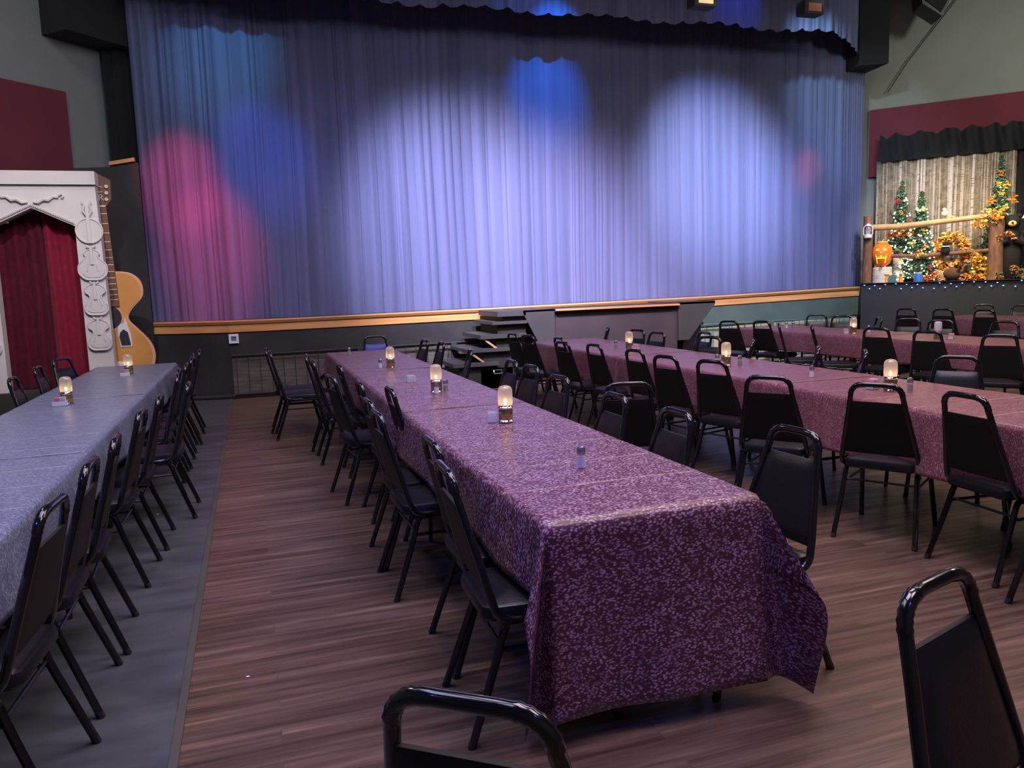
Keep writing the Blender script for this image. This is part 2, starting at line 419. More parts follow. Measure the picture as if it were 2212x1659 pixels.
# ------------------------------------------------------------------ stage
ZT = [(-2.2, 1.150), (-1.3, 1.146), (-.388, 1.131), (1.05, 1.133), (3.71, 1.151), (7.78, 1.189), (9.28, 1.218), (10.86, 1.25)]
def zt(x):
    for (a, za), (b, zb) in zip(ZT, ZT[1:]):
        if x <= b: return za + (zb - za) * max(0, (x - a)) / (b - a)
    return ZT[-1][1]
def fy(x): return 12.09 + (max(0, -.3 - x) * .26)
XS = [-2.2, -1.7, -1.3, -.8, -.3] + [.2 + .5 * i for i in range(22)] + [10.9]
stage = thing('stage_platform', 'long black stage with a varnished wooden edge below the blue curtain', 'stage', (4, 12.1, 0))
def S(b): b.v = [(x - 4, y - 12.1, z) for x, y, z in b.v]; return b
def strip(xs, prof, y_of=fy, z_of=zt):   # sweep an y-z profile along the stage front
    b = MB(); n = len(prof); V = []; F = []
    for x in xs:
        for dy, dz in prof: V.append((x, y_of(x) + dy, z_of(x) + dz if dz > -.9 else 0.0))
    for i in range(len(xs) - 1):
        for k in range(n): F.append((i * n + k, (i + 1) * n + k, (i + 1) * n + (k + 1) % n, i * n + (k + 1) % n))
    F.append(tuple(range(n))); F.append(tuple((len(xs) - 1) * n + k for k in range(n))[::-1])
    return b.add(V, F)
S(strip(XS, [(.03, -.05), (.03, -.03), (1.8, -.03), (1.8, -.05)])).build('stage_floor', 'black_paint', stage, smooth=False)
S(strip(XS, [(-.03, -.035), (-.045, -.012), (-.03, 0), (.30, 0), (.30, -.05), (-.02, -.05)])).build('wooden_nosing', 'oak', stage, angle=50)
S(strip(XS, [(0, -.045), (.03, -.045), (.03, -.165), (0, -.165)])).build('wooden_edge', 'oak', stage, smooth=False)
S(strip([x for x in XS if x <= -.3], [(.02, -.165), (.05, -.165), (.05, -1), (.02, -1)])).build('front_panel', 'black_paint', stage, smooth=False)
S(strip([-.3] + [x for x in XS if -.3 < x <= 6.8], [(.02, -.165), (.05, -.165), (.05, -.52), (.02, -.52)])).build('front_panel', 'black_paint', stage, smooth=False)
S(strip([6.7] + [x for x in XS if x > 6.8], [(.02, -.165), (.05, -.165), (.05, -.52), (.02, -.52)])).build('front_panel', 'green_paint', stage, smooth=False)
S(strip([-.3] + [x for x in XS if -.3 < x <= 6.8], [(.05, -.50), (.08, -.50), (.08, -1), (.05, -1)])).build('recessed_panel', 'skirting', stage, smooth=False)
S(strip([6.7] + [x for x in XS if x > 6.8], [(.05, -.48), (.08, -.48), (.08, -1), (.05, -1)])).build('recessed_panel', 'mosaic', stage, smooth=False)
S(strip([x for x in XS if x <= 2.8], [(-.005, -1), (.02, -1), (.02, -1.0), (-.005, -1.0)]))
b = MB()
for a, c in (((-2.0, fy(-2.0)), (-.32, fy(-.3))), ((-.32, fy(-.3)), (2.7, 12.09))):
    b.tube([(a[0], a[1] - .01, .03), (c[0], c[1] - .01, .03)], .03, 6)
S(b).build('base_rail', 'black_paint', stage)

def railing(x0, x1, zr0, zr1, m, label, posts):
    t = thing('low_railing', label, 'railing', ((x0 + x1) / 2, 12.03, 0)); cx = (x0 + x1) / 2
    zf = lambda x: zr0 + (zr1 - zr0) * (x - x0) / (x1 - x0)
    MB().tube([(x0 - cx, 0, zr0), (x1 - cx, 0, zr1)], .014, 8).build('top_rail', m, t)
    MB().tube([(x0 - cx, 0, .07), (x1 - cx, 0, .07)], .012, 8).build('bottom_rail', m, t)
    x = x0 + .04; k = 0
    while x < x1 - .03:
        MB().tube([(x - cx, 0, .07), (x - cx, 0, zf(x))], .006, 6).build('baluster', m, t); x += .165
    for p in posts: MB().box((p - cx, 0, zf(p) / 2), (.09, .05, zf(p))).build('post', m, t, smooth=False)
railing(-.28, 3.3, .633, .645, 'black_paint', 'low black bar railing along the stage base left of the steps', (1.55,  3.0))
railing(7.0, 10.8, .70, .70, 'green_paint', 'low green bar railing over coloured panels at the stage base, right side', (8.9, 10.7))

t = thing('wall_monitor', 'small white-framed square panel on the stage front beneath the wooden edge', 'panel', (-.25, 12.085, .875))
b = MB()
for c, d in (((0, 0, .05), (.135, .03, .035)), ((0, 0, -.05), (.135, .03, .035)), ((-.052, 0, 0), (.031, .03, .07)), ((.052, 0, 0), (.031, .03, .07))): b.box(c, d)
b.build('white_frame', 'white_plastic', t, smooth=False)
MB().box((0, .004, 0), (.08, .012, .07)).build('dark_screen', 'teal', t, smooth=False)

# thrust box with steps
t = thing('stage_extension', 'black box extension in front of the stage with a thin wooden top edge', 'stage extension', (5.36, 11.5, 0))
MB().box((0, .04, .545), (2.09, 1.02, 1.09)).build('body', mat('brown_black_board', (.040, .032, .034), .6, var=.2, vscale=2), t, smooth=False)
MB().box((0, .01, 1.108), (2.09, 1.1, .035)).build('top_board', 'black_paint', t, smooth=False)
MB().box((0, -.545, 1.118), (2.09, .03, .03)).build('wooden_edge', 'oak', t, smooth=False)
gp = mat('grey_black_board', (.042, .043, .042), .6, var=.15, vscale=2)
MB().prism([(-1.045, 1.135), (-1.54, 1.128), (-1.54, 1.09), (-1.28, .58), (-1.045, .58)], -.50, -.46).build('side_panel', gp, t, smooth=False)
MB().prism([(1.05, 1.155), (1.72, 1.155), (1.72, 1.10), (1.24, .55), (1.05, .55)], -.50, -.46).build('side_panel', gp, t, smooth=False)
MB().box((-1.29, 0, 1.12), (.5, 1.0, .03)).build('landing', gp, t, smooth=False)
MB().box((1.38, 0, 1.13), (.66, 1.0, .03)).build('landing', gp, t, smooth=False)

t = thing('stage_steps', 'dark open wooden steps up to the stage, left of the black box extension', 'steps', (3.3, 11.5, 0))
ST = [(3.42, 3.86, 1.13, .075), (3.34, 3.88, .985, .045), (3.15, 3.86, .80, .06), (2.94, 3.66, .60, .05), (2.73, 3.42, .40, .055)]
for i, (a, c, z, h) in enumerate(ST):
    q = MB(); q.box(((a + c) / 2 - 3.3, 0, z - h / 2), (c - a, 1.0, h)); q.build('tread', gp, t, smooth=False)
    q = MB(); zb = .0 if i >= 3 else ST[i + 1][2]
    x0 = a + (.26 if i in (2, 3) else .10)
    q.box(((x0 + c) / 2 - 3.3, .03, (z - h + zb) / 2), (c - x0, .9, z - h - zb)); q.build('riser_box', 'black_paint', t, smooth=False)
    if i in (2, 3):
        q = MB().tube([(a + .06 - 3.3, -.46, z - h), (a + .26 - 3.3, -.46, z - h - .15)], .02, 4); q.build('brace', 'log', t)
fb = MB().box((.14, -.40, .15), (.56, .04, .30)).build('front_board', gp, t, smooth=False)
q = MB(); 
q.tube([(.05, -.44, .27), (.05, -.46, .24), (.05, -.46, .22), (.17, -.46, .22), (.17, -.46, .26), (.17, -.44, .27), (.05, -.44, .27)], .008, 6); q.build('handle', 'steel', fb)
t = thing('stage_steps', 'dark wooden steps mostly hidden behind the right flank of the stage extension', 'steps', (6.8, 11.65, 0))
MB().box((0, 0, .38), (.34, .8, .76)).build('riser_box', 'black_paint', t, smooth=False)
MB().box((0, 0, .785), (.40, .86, .05)).build('tread', gp, t, smooth=False)

# curtain
import bisect
def make_folds(x0, x1, seed, amp_c, amp_e, wmin=.05, wmax=.26):
    rg = random.Random(seed); K = [x0]; A = []; S = []
    while K[-1] < x1:
        e = min(1, abs((K[-1] + .5 * (wmin + wmax) - (x0 + x1) / 2) / ((x1 - x0) / 2)) ** 2.2)
        w = rg.uniform(wmin, wmax * (1 - .35 * e)) if rg.random() < .7 else rg.uniform(.035, .06)
        A.append((amp_c + (amp_e - amp_c) * e) * rg.uniform(.35, 1.1) * min(1, (w / .12) ** .6)); S.append(rg.uniform(-.3, .3)); K.append(K[-1] + w)
    def f(x):
        k = max(0, min(len(A) - 1, bisect.bisect_right(K, x) - 1)); t = min(1, max(0, (x - K[k]) / (K[k + 1] - K[k])))
        t = t + S[k] * t * (1 - t) * 2
        return -A[k] * max(0, sin(PI * t)) ** .62 + .012 * sin(x * 2.3)
    return f
fold = make_folds(-2, 12, 4, .034, .085)
def drape(x0, x1, nx, z0f, z1, y_of, fo, nz=10, th=0):
    b = MB()
    def fn(u, v):
        x = x0 + (x1 - x0) * u; z0 = z0f(x) if callable(z0f) else z0f
        z = z0 + (z1 - z0) * v
        return (x, y_of(x) + fo(x + .035 * sin(z * .7 + x * 1.3) * (1 - v)) * (1.1 - .25 * v) + .012 * noise.noise((x * 2, z * 1.1, 0)), z)
    b.grid(fn, nx, nz); return b
cy = lambda x: 12.47 + max(0, -.3 - x) * .10
o = drape(-1.34, 11.25, 2000, lambda x: zt(x) + .004, 6.9, cy, fold, 10).build('stage_curtain', 'curtain', angle=180)
tag(o, 'huge pleated blue-grey stage curtain closed across the whole stage', 'curtain')

def vy(x): return 11.75 + max(0, x - 9.7) ** 2 * .35
b = MB()
def vz(x):
    base = 5.60 + (x - 2) * .008 - max(0, x - 9.9) * .20
    return base - .05 * abs(sin(x * 9.5)) - .03 * sin(x * 3.1)
o = drape(-1.25, 11.15, 1100, vz, 7.0, vy, make_folds(-2, 12, 9, .05, .07, .06, .2), 6).build('stage_valance', 'curtain', angle=180)
tag(o, 'short gathered blue valance hanging above the stage curtain', 'valance')
M['black_drape'] = mat('black_serge', (.012, .013, .015), .9, spec=.15, sheen=.1)

# black side masking, left
o = MB().box((0, 0, 0), (1.80, .5, 2.2)).build('masking_soffit', 'black_drape', smooth=False, loc=(-1.55, 12.77, 6.10), rz=PI / 4)
tag(o, 'black fabric-covered box high on the grey wall at the upper left', 'soffit')
b = drape(-1.72, -1.26, 60, .0, 6.9, lambda x: 12.76 + .0 * x, lambda x: .04 * sin(x * 30), 6)
o = b.build('masking_drape', 'black_drape', angle=180); tag(o, 'narrow black drape hanging at the left edge of the blue curtain', 'drape')
t = thing('masking_flat', 'black scenery flat behind the giant guitar, left of the stage', 'scenery flat', (-1.78, 12.25, 0))
MB().prism([(-.42, 0), (.46, 0), (.46, 3.36), (.16, 3.30), (-.42, 3.27)], -.05, .05).build('panel', 'black_paint', t, smooth=False)
MB().prism([(.10, 3.315), (.42, 3.375), (.42, 3.425), (.10, 3.365)], -.07, .05).build('wooden_strip', 'oak', t, smooth=False)
# right header box of the valance
b = MB().slab([(10.75, 12.05), (11.18, 11.80), (11.3, 12.6), (10.8, 12.6)], 5.22, 7.1)
o = b.build('valance_box', 'black_drape', smooth=False); tag(o, 'black box end closing the valance at the right of the stage', 'header box')
sp = thing('loudspeaker', 'black loudspeaker hung high against the grey wall at upper right', 'loudspeaker', (11.55, 11.15, 6.05), math.radians(-28))
MB().prism([(-.30, -.05), (.02, -.28), (.34, .42), (-.05, .72), (-.36, .5)], -.25, .25).build('cabinet', 'vinyl', sp, smooth=False)
MB().prism([(-.27, .0), (.0, -.22), (.29, .38), (-.04, .62)], -.27, -.25).build('grille', 'dark_wall', sp, smooth=False)
def fixture(x, y, z, m, label):
    t = thing('stage_light', label, 'stage light', (x, y, z), 0, 'stage lights')
    MB().box((0, 0, .1), (.36, .22, .2)).build('housing', 'black_paint', t, smooth=False)
    MB().tube([(0, 0, .19), (0, 0, 7.2 - z)], .014, 8).build('hanging_pole', 'black_paint', t)
    MB().box((0, -.115, .09), (.24, .012, .12)).build('lens', m, t, smooth=False)
fixture(6.6, 10.6, 5.44, 'lens_y', 'stage light with a yellow lens peeking below the top edge before the valance')
fixture(8.75, 10.9, 5.58, 'lens_r', 'stage light with a dim red lens before the right part of the valance')

# ------------------------------------------------------------------ left wall panel, portal, guitar
o = MB().box((0, 0, 0), (3.0, .05, 1.85)).build('acoustic_panel', 'maroon', smooth=False, loc=(-3.23, 11.35, 3.385), rz=PI / 4)
tag(o, 'dark maroon wall panel above the white portal on the left', 'wall panel')
o = MB().slab([(-3.72, 10.82), (-1.45, 10.82), (-1.45, 11.52), (-3.04, 11.52)], 0, .41).build('side_platform', mat('olive_carpet', (.045, .042, .032), .95, spec=.1), smooth=False)
tag(o, 'low olive-carpeted platform carrying the white portal', 'platform')

t = thing('white_portal', 'white portal with a pointed opening and carved instruments on its sides', 'portal', (-2.41, 11.0, .41))
def jamb(x0, x1, name):
    k_ = .97; MB().prism([(x0, 0), (x1, 0), (max(x1 * k_, -.45) if x1 > 0 else x1, 2.0), (x0 * k_ if x0 < 0 else x0, 2.0)], 0, .18).build(name, 'white_paint', t, smooth=False)
jamb(.45, .745, 'side_post'); jamb(-.745, -.45, 'side_post')
header = MB().prism([(-.722, 2.0), (-.45, 2.0), (0, 2.22), (.45, 2.0), (.722, 2.0), (.712, 2.49), (-.712, 2.49)], 0, .18).build('header', 'white_paint', t, smooth=False)
MB().box((0, .08, 2.575), (1.45, .24, .16)).build('cornice', 'white_paint', t, smooth=False)
b = MB()
for s_ in (-1, 1):
    for k in range(26):
        f = (k + .5) / 26; b.box((s_ * .45 * (1 - f), -.012, 2.035 + .22 * f), (.011, .024, .022))
b.build('dentil_row', 'white_paint', header, smooth=False)
def scaled(pts, cx, cz, s, mir=True):
    R = catmull(pts, 5)
    out = [(cx + x * s, cz + z * s) for x, z in R]
    if mir: out += [(cx - x * s, cz + z * s) for x, z in R[::-1][1:-1]]
    return out
VIOLIN = [(0, -.5), (.19, -.49), (.30, -.38), (.30, -.22), (.20, -.10), (.15, .02), (.18, .10), (.26, .17), (.24, .30), (.12, .38), (0, .39)]
MANDO = [(0, -.5), (.22, -.47), (.37, -.30), (.37, -.08), (.24, .08), (.16, .18), (.20, .28), (.12, .36), (0, .38)]
def relief(cx, cz, s, shape, name, neck=.35):
    b = MB(); p = scaled(shape, cx, cz, s)
    b.prism(p, -.030, 0); b.tube([(x, -.03, z) for x, z in p + p[:1]], .009, 6); q = scaled(shape, cx, cz, s * .86)
    b.prism(q, -.036, -.02)
    b.prism([(cx - .018, cz - .05 * s), (cx + .018, cz - .05 * s), (cx + .014, cz + (.39 + neck) * s), (cx - .014, cz + (.39 + neck) * s)], -.05, -.03)
    for sg in (-1, 1):
        b.tube([(cx + sg * .10 * s, -.038, cz - .02 * s), (cx + sg * .12 * s, -.038, cz - .12 * s), (cx + sg * .15 * s, -.038, cz - .24 * s)], .006, 5)
    for k in range(2):
        b.tube([(cx + (.05 - .1 * k), -.035, cz + (.40 + neck) * s), (cx + (.02 - .04 * k), -.04, cz + (.33 + neck) * s)], .012, 6)
    return b.build(name, 'white_paint', t, angle=50)
for sg in (1, -1):
    cx = sg * .605
    b = MB(); n = 28
    b.prism([(cx + .15 * cos(2 * PI * k / n), 1.94 + .15 * sin(2 * PI * k / n)) for k in range(n)], -.02, 0)
    b.tube([(cx + .148 * cos(2 * PI * k / n), -.02, 1.94 + .148 * sin(2 * PI * k / n)) for k in range(n + 1)], .011, 6)
    b.prism([(cx - .022, 1.79), (cx + .022, 1.79), (cx + .018, 2.20), (cx - .018, 2.20)], -.04, -.018)
    for s2 in (-1, 1): b.tube([(cx + s2 * .012, -.03, 2.12), (cx + s2 * .05, -.03, 2.18), (cx + s2 * .03, -.03, 2.25), (cx + s2 * .05, -.03, 2.29)], .011, 6)
    b.build('banjo_relief', 'white_paint', t, angle=50)
    relief(cx, 1.55, .42, MANDO, 'mandolin_relief', .10)
    relief(cx, 1.12, .42, VIOLIN, 'fiddle_relief', .08)
    relief(cx, .68, .42, VIOLIN, 'fiddle_relief', .08)
b = MB()
for s_ in (-1, 1):
    P = [(s_ * (.03 + .055 * k), -.02 - .004 * sin(k), 2.275 + .016 * k + .012 * (-1) ** k) for k in range(6)]
    b.tube(P, [.012, .018, .022, .022, .018, .014], 6)
    b.tube([(s_ * .30, -.02, 2.36), (s_ * .34, -.02, 2.385), (s_ * .36, -.02, 2.36), (s_ * .34, -.02, 2.335)], .013, 6)
b.build('crossed_scroll_relief', 'white_paint', t, angle=50)
MB().tube([(-.30, .12, 2.30), (-.30, .12, 2.05)], .018, 6).build('hanging_cord', 'ivory', t)

o = drape(-3.1, -2.28, 90, .42, 2.95, lambda x: 11.30, lambda x: .035 * sin(x * 24 + sin(x * 9)) + .02 * sin(x * 50), 6).build('portal_curtain', 'velvet_shaded', angle=180)
tag(o, 'red velvet curtain with painted-in shade filling the left of the portal opening', 'curtain', 'red velvet portal curtains')
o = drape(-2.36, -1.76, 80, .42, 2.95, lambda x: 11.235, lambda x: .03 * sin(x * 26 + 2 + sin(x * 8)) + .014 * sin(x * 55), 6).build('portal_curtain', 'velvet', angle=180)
tag(o, 'unshaded red velvet curtain at the right of the portal opening', 'curtain', 'red velvet portal curtains')

t = thing('giant_guitar', 'giant flat acoustic guitar prop standing upright right of the white portal', 'guitar prop', (-1.745, 11.42, .41))
BODY = [(0, 0), (.28, .02), (.45, .14), (.515, .33), (.47, .52), (.33, .70), (.245, .80), (.235, .88), (.30, .98), (.41, 1.10), (.435, 1.22), (.40, 1.34), (.30, 1.425), (.16, 1.45), (0, 1.44)]
p = scaled(BODY, 0, 0, 1)
MB().prism(p, -.03, .03).build('body', 'guitar_edge', t, angle=30)
q = scaled([(x * .93, .03 + z * .965) for x, z in BODY], 0, 0, 1)
MB().prism(q, -.038, -.028).build('soundboard', 'guitar_wood', t, angle=30)
n = 30
for rr, mm, y in ((.172, 'guitar_edge', -.043), (.155, 'guitar_dark', -.047)):
    o = MB().prism([(rr * cos(2 * PI * k / n), .86 + rr * sin(2 * PI * k / n)) for k in range(n)], y, -.036).build('rosette' if mm == 'guitar_edge' else 'sound_hole', mm, t if mm == 'guitar_edge' else rosette)
    rosette = o
neck = MB().prism([(-.12, 1.0), (.145, 1.0), (.098, 2.27), (-.09, 2.27)], -.062, -.036).build('neck', 'guitar_neck', t, smooth=False)
z = 2.18; k = 0; step = .125
while z > 1.03:
    w = .093 + (2.27 - z) / 1.27 * .038
    MB().box((.006, -.065, z), (2 * w, .008, .010)).build('fret', 'ivory', neck, smooth=False); z -= step; step = max(.05, step * .94)
MB().box((0, -.066, 2.275), (.19, .012, .022)).build('nut', 'ivory', neck, smooth=False)
head = MB().prism([(-.095, 2.28), (.105, 2.28), (.165, 2.36), (.175, 2.60), (.0, 2.70), (-.16, 2.60), (-.14, 2.58)], -.06, -.01).build('headstock', 'guitar_neck', t, smooth=False)
for k in range(3):
    for s_ in (1, -1):
        MB().lathe([(.022, -.08), (.022, -.06)], 12, (s_ * (.125 - .006 * (2 - k)), 0, 2.36 + .08 * k), ax='Y').build('tuning_peg', 'ivory', head)
pg = [(.13, .76), (.20, .78), (.22, .86), (.275, .62), (.28, .47), (.14, .47), (.12, .64)]
pgo = MB().prism([(x - .03, z) for x, z in pg], -.046, -.034).build('pickguard_border', 'white_plastic', t, smooth=False)
MB().prism([(.12, .66), (.16, .70), (.21, .66), (.235, .49), (.125, .49), (.105, .60)], -.052, -.044).build('pickguard', 'guitar_dark', pgo, smooth=False)
MB().rbox((.06, -.045, .25), (.30, .03, .06), .008).build('bridge', 'white_plastic', t)
for ch, zz, x in (('C', 2.485, .035), ('R', 2.385, .05)):
    cu = bpy.data.curves.new('letter', 'FONT'); cu.body = ch; cu.size = .115; cu.extrude = .004; cu.align_x = 'CENTER'
    tmp = bpy.data.objects.new('letter', cu); COL.objects.link(tmp)
    dg = bpy.context.evaluated_depsgraph_get(); me = bpy.data.meshes.new_from_object(tmp.evaluated_get(dg))
    bpy.data.objects.remove(tmp); me.materials.clear(); me.materials.append(M['ivory'])
    o = bpy.data.objects.new('letter', me); COL.objects.link(o); o.parent = head; o.location = (x, -.064, zz - .04); o.rotation_euler = (PI / 2, 0, 0)

# ------------------------------------------------------------------ right side deck scene
DA = Vector((10.86, 12.0, 0)); dd = Vector((.67, -.743, 0)); nn = Vector((.743, .67, 0)); DR = math.atan2(dd.y, dd.x)
def DP(u, w, z): v = DA + dd * u + nn * w; return (v.x, v.y, z)
DZ = 1.315
t = thing('side_stage', 'black platform front at the right, carrying the autumn display', 'platform', DP(0, 0, 0), DR)
MB().box((3.6, .42, DZ / 2 - .01), (7.2, .8, DZ - .02)).build('front_board', mat('charcoal_panel', (.022, .024, .028), .6, var=.1, vscale=2), t, smooth=False)
MB().box((3.6, .40, DZ - .005), (7.2, .84, .01)).build('platform_top', 'black_paint', t, smooth=False)
t = thing('fairy_light_string', 'string of tiny blue lights zigzagging along the front of the right platform', 'string lights', DP(0, -.012, DZ), DR)
P = []
for k in range(54):
    P.append((.06 + k * .088, 0, -.03 - (k % 2) * .075 + .012 * sin(k * 2.3)))
MB().tube(P, .0022, 4).build('wire', 'wire', t)
for k, p in enumerate(P):
    if k % 7 == 5: continue
    MB().ball((p[0], -.006, p[2] - .008), .0105, 8, (1.3, 1, .8)).build('bulb', 'bulb_c' if k in (25, 28, 32, 40) else 'bulb_b', t)

o = MB().box((3.3, .86, 3.95), (6.6, .05, 1.25)).build('acoustic_panel', 'maroon', smooth=False, loc=DP(0, 0, 0), rz=DR)
o = tag(o, 'long maroon wall panel above the autumn display on the right', 'wall panel')
o = MB().box((.05, .87, 3.35), (.24, .04, .06)).build('trim_2', 'maroon', smooth=False, loc=DP(0.12, 0, 0), rz=DR, kind='structure')
bpy.data.objects.remove(o)
o = MB().box((1.28, .78, 2.46), (2.26, .012, 2.26)).build('birch_mural', 'mural', smooth=False, loc=DP(0, 0, 0), rz=DR)
tag(o, 'printed backdrop of pale birch trunks behind the autumn display', 'backdrop')
b = MB()
def rf(u, v):
    x = .2 + 4.6 * u; z = 3.57 + .46 * v
    zz = z + (.075 * abs(sin(x * 8.5 + .6 * sin(x * 3))) ** 1.5 + .012 * sin(x * 31)) * v ** 2 - .03 * v
    return (x, .72 + .035 * sin(x * 22) * (1.2 - .6 * v) + .012 * sin(x * 51 + z * 9), zz)
b.grid(rf, 420, 8)
o = b.build('ruffled_valance', 'black_drape', angle=180, loc=DP(0, 0, 0), rz=DR)
tag(o, 'black ruffled valance hanging above the birch backdrop', 'valance')
b = MB(); b.grid(lambda u, v: (2.44 + 2.3 * u, .76 + .03 * sin(u * 60), 1.32 + 2.3 * v), 160, 4)
o = b.build('masking_drape', 'black_drape', angle=180, loc=DP(0, 0, 0), rz=DR); tag(o, 'black drape right of the birch backdrop at the picture edge', 'drape')
b = MB().tube([DP(.30, .80, 4.85), DP(.62, .80, 5.35), DP(1.7, .80, 6.7)], .010, 5)
o = b.build('wall_cable', 'wire'); tag(o, 'thin dark cable running up the grey wall at upper right', 'cable')

def on_deck(name, label, cat, u, w, z=DZ, rz=0, group=None): return thing(name, label, cat, DP(u, w, z), DR + rz, group)
# rail fence
t = on_deck('log_fence', 'rustic log rail fence standing across the autumn display', 'fence', .08, .12)
MB().tube([(0, 0, 0), (.01, 0, .6), (0, 0, 1.23)], [.085, .08, .075], 12).build('post', 'bark', t)
MB().tube([(.03, .06, 1.02), (.5, .05, 1.01), (1.0, .04, 1.04), (2.12, .06, 1.12)], [.06, .055, .05, .045], 10).build('rail', 'log', t)
MB().tube([(.03, .06, .50), (.9, .05, .46), (2.12, .06, .52)], [.04, .035, .035], 10).build('rail', 'bark', t)
MB().tube([(2.1, .08, 0), (2.1, .08, 1.15)], .06, 10).build('post', 'bark', t)
t = on_deck('hurricane_lantern', 'white hurricane lantern hanging on the left log post', 'lantern', .10, .0, DZ + .83)
MB().lathe([(.07, 0), (.072, .05), (.045, .065)], 14).build('fuel_base', 'white_plastic', t)
MB().lathe([(.035, .065), (.052, .12), (.045, .18), (.03, .20)], 14).build('globe', 'glass', t)
MB().lathe([(.035, .20), (.05, .215), (.03, .25), (.012, .262)], 14).build('cap', 'white_plastic', t)
b = MB()
for s_ in (-1, 1): b.tube([(s_ * .06, 0, .03), (s_ * .078, 0, .08), (s_ * .075, 0, .19), (s_ * .04, 0, .235)], .009, 6)
b.build('side_tube', 'white_plastic', t)
MB().tube([(-.06, 0, .19), (-.03, 0, .29), (.03, 0, .29), (.06, 0, .19)], .003, 5).build('handle', 'steel', t)

def stump(u, w, r, h, label):
    t = on_deck('birch_stump', label, 'stump', u, w, group='birch stumps')
    MB().lathe([(r * 1.05, 0), (r, .05), (r * .98, h - .012), (r * .95, h)], 18).build('trunk', 'birch', t)
    MB().lathe([(r * .9, h - .002), (r * .9, h + .003)], 18).build('cut_face', 'cream', t)
stump(.335, .22, .17, .285, 'short white birch stump beneath the carved pumpkin')
stump(.59, .42, .10, .47, 'taller slim birch stump behind and right of the carved pumpkin')
# pumpkin
t = on_deck('carved_pumpkin', 'glowing orange carved pumpkin with a toothy grin on a birch stump', 'pumpkin', .325, .22, DZ + .288)
b = MB(); V = []; F = []; nu, nv = 36, 14
for j in range(nv + 1):
    th = PI * j / nv
    for i in range(nu):
        a = 2 * PI * i / nu; rr = .175 * (1 + .045 * abs(cos(a * 5))) * sin(th) ** .8
        V.append((rr * cos(a), rr * sin(a), .23 - .225 * cos(th)))
for j in range(nv):
    for i in range(nu): F.append((j * nu + i, j * nu + (i + 1) % nu, (j + 1) * nu + (i + 1) % nu, (j + 1) * nu + i))
b.add(V, F).build('shell', 'pumpkin', t, angle=60)
def face(poly, name):
    cx = sum(p[0] for p in poly) / len(poly)
    V = []
    for off in (-.006, .012):
        for x, z in poly:
            zz = (z - .23) / .225; rr = .181 * max(.05, 1 - zz * zz) ** .4
            V.append((x, -math.sqrt(max(1e-4, rr * rr - x * x)) + off - .004, z))
    n = len(poly); F = [tuple(range(n)), tuple(range(2 * n - 1, n - 1, -1))] + [(i, i + n, (i + 1) % n + n, (i + 1) % n) for i in range(n)]
    MB().add(V, F).build(name, 'glow', t, smooth=False)
face([(-.10, .30), (-.03, .30), (-.065, .345)], 'carved_eye'); face([(.10, .30), (.03, .30), (.065, .345)], 'carved_eye')
face([(-.018, .255), (.018, .255), (0, .28)], 'carved_nose')
face([(-.10, .24), (-.085, .15), (-.07, .07), (.07, .07), (.085, .15), (.10, .24), (.075, .20), (.055, .15), (.045, .20), (.02, .15), (.012, .215), (-.012, .215), (-.02, .15), (-.045, .20), (-.055, .15), (-.075, .20)], 'carved_mouth')
MB().lathe([(.085, .435), (.10, .455), (.085, .47), (.06, .462)], 18).build('cut_rim', 'leaf_yellow', t)
MB().tube([(0, 0, .44), (.01, 0, .49), (.03, 0, .52)], [.016, .012, .012], 7).build('stem', 'log', t)

def cluster(name, label, cat, u, w, z, blobs, mats, n=60, size=.06, group=None, core=None):
    t = on_deck(name, label, cat, u, w, z, group=group)
    for i, (bx, by, bz, br) in enumerate(blobs):
        pass
    for mi, (pn, mm) in enumerate(mats):
        b = MB()
        for k in range(n // len(mats)):
            bx, by, bz, br = random.choice(blobs)
            a, e = random.uniform(0, 2 * PI), math.asin(random.uniform(-1, 1)); rr = br * random.uniform(.6, 1.0)
            b.leaf((bx + rr * cos(a) * cos(e), by + rr * sin(a) * cos(e) * .8, bz + rr * sin(e)), size * random.uniform(.7, 1.3))
        o = b.build(pn, mm, t, smooth=False)
        o['kind'] = 'stuff'
    return t
def xmas(u, w, h, rb, label, blooms, lights, pale=False, z0=DZ, r0=.05):
    t = on_deck('artificial_tree', label, 'tree', u, w, z0, group='small decorated trees')
    MB().tube([(0, 0, 0), (0, 0, h)], [.03, .008], 7).build('trunk', 'bark', t)
    b = MB(); b2 = MB()
    N_ = int(1900 * h * rb / .35)
    for k in range(N_):
        f = random.random() ** 1.3; z = .08 * h + .92 * h * f; R = rb * (1 - f) + .02
        a = random.uniform(0, 2 * PI); r = R * random.uniform(.25, 1.0) * (.8 + .2 * sin(z * 40))
        (b2 if (random.random() < (.8 if pale else .35)) else b).leaf((r * cos(a), r * sin(a) * .7, z - r * .25), random.uniform(.05, .085))
    b.build('foliage', 'needles', t, smooth=False)['kind'] = 'stuff'
    b2.build('pale_foliage', 'needles_pale', t, smooth=False)['kind'] = 'stuff'
    for k in range(lights):
        f = random.random() ** 1.1 * .85; R = rb * (1 - f) + .02; a = random.uniform(PI, 2 * PI)
        MB().ball((R * cos(a), R * sin(a) * .75, .06 * h + .92 * h * f - R * .2), .0125, 6).build('bulb', 'bulb_w', t)
    for x, z, mm, s in blooms:
        b = MB(); yy = -max(.03, rb * (1 - z / h)) * .75
        for k in range(14):
            a = random.uniform(0, 2 * PI); b.leaf((x + .35 * s * cos(a) * random.random() * 2, yy + random.uniform(-.02, .02), z + .35 * s * sin(a) * random.random() * 2), s * .8)
        b.build('bloom', mm, t, smooth=False)
    return t
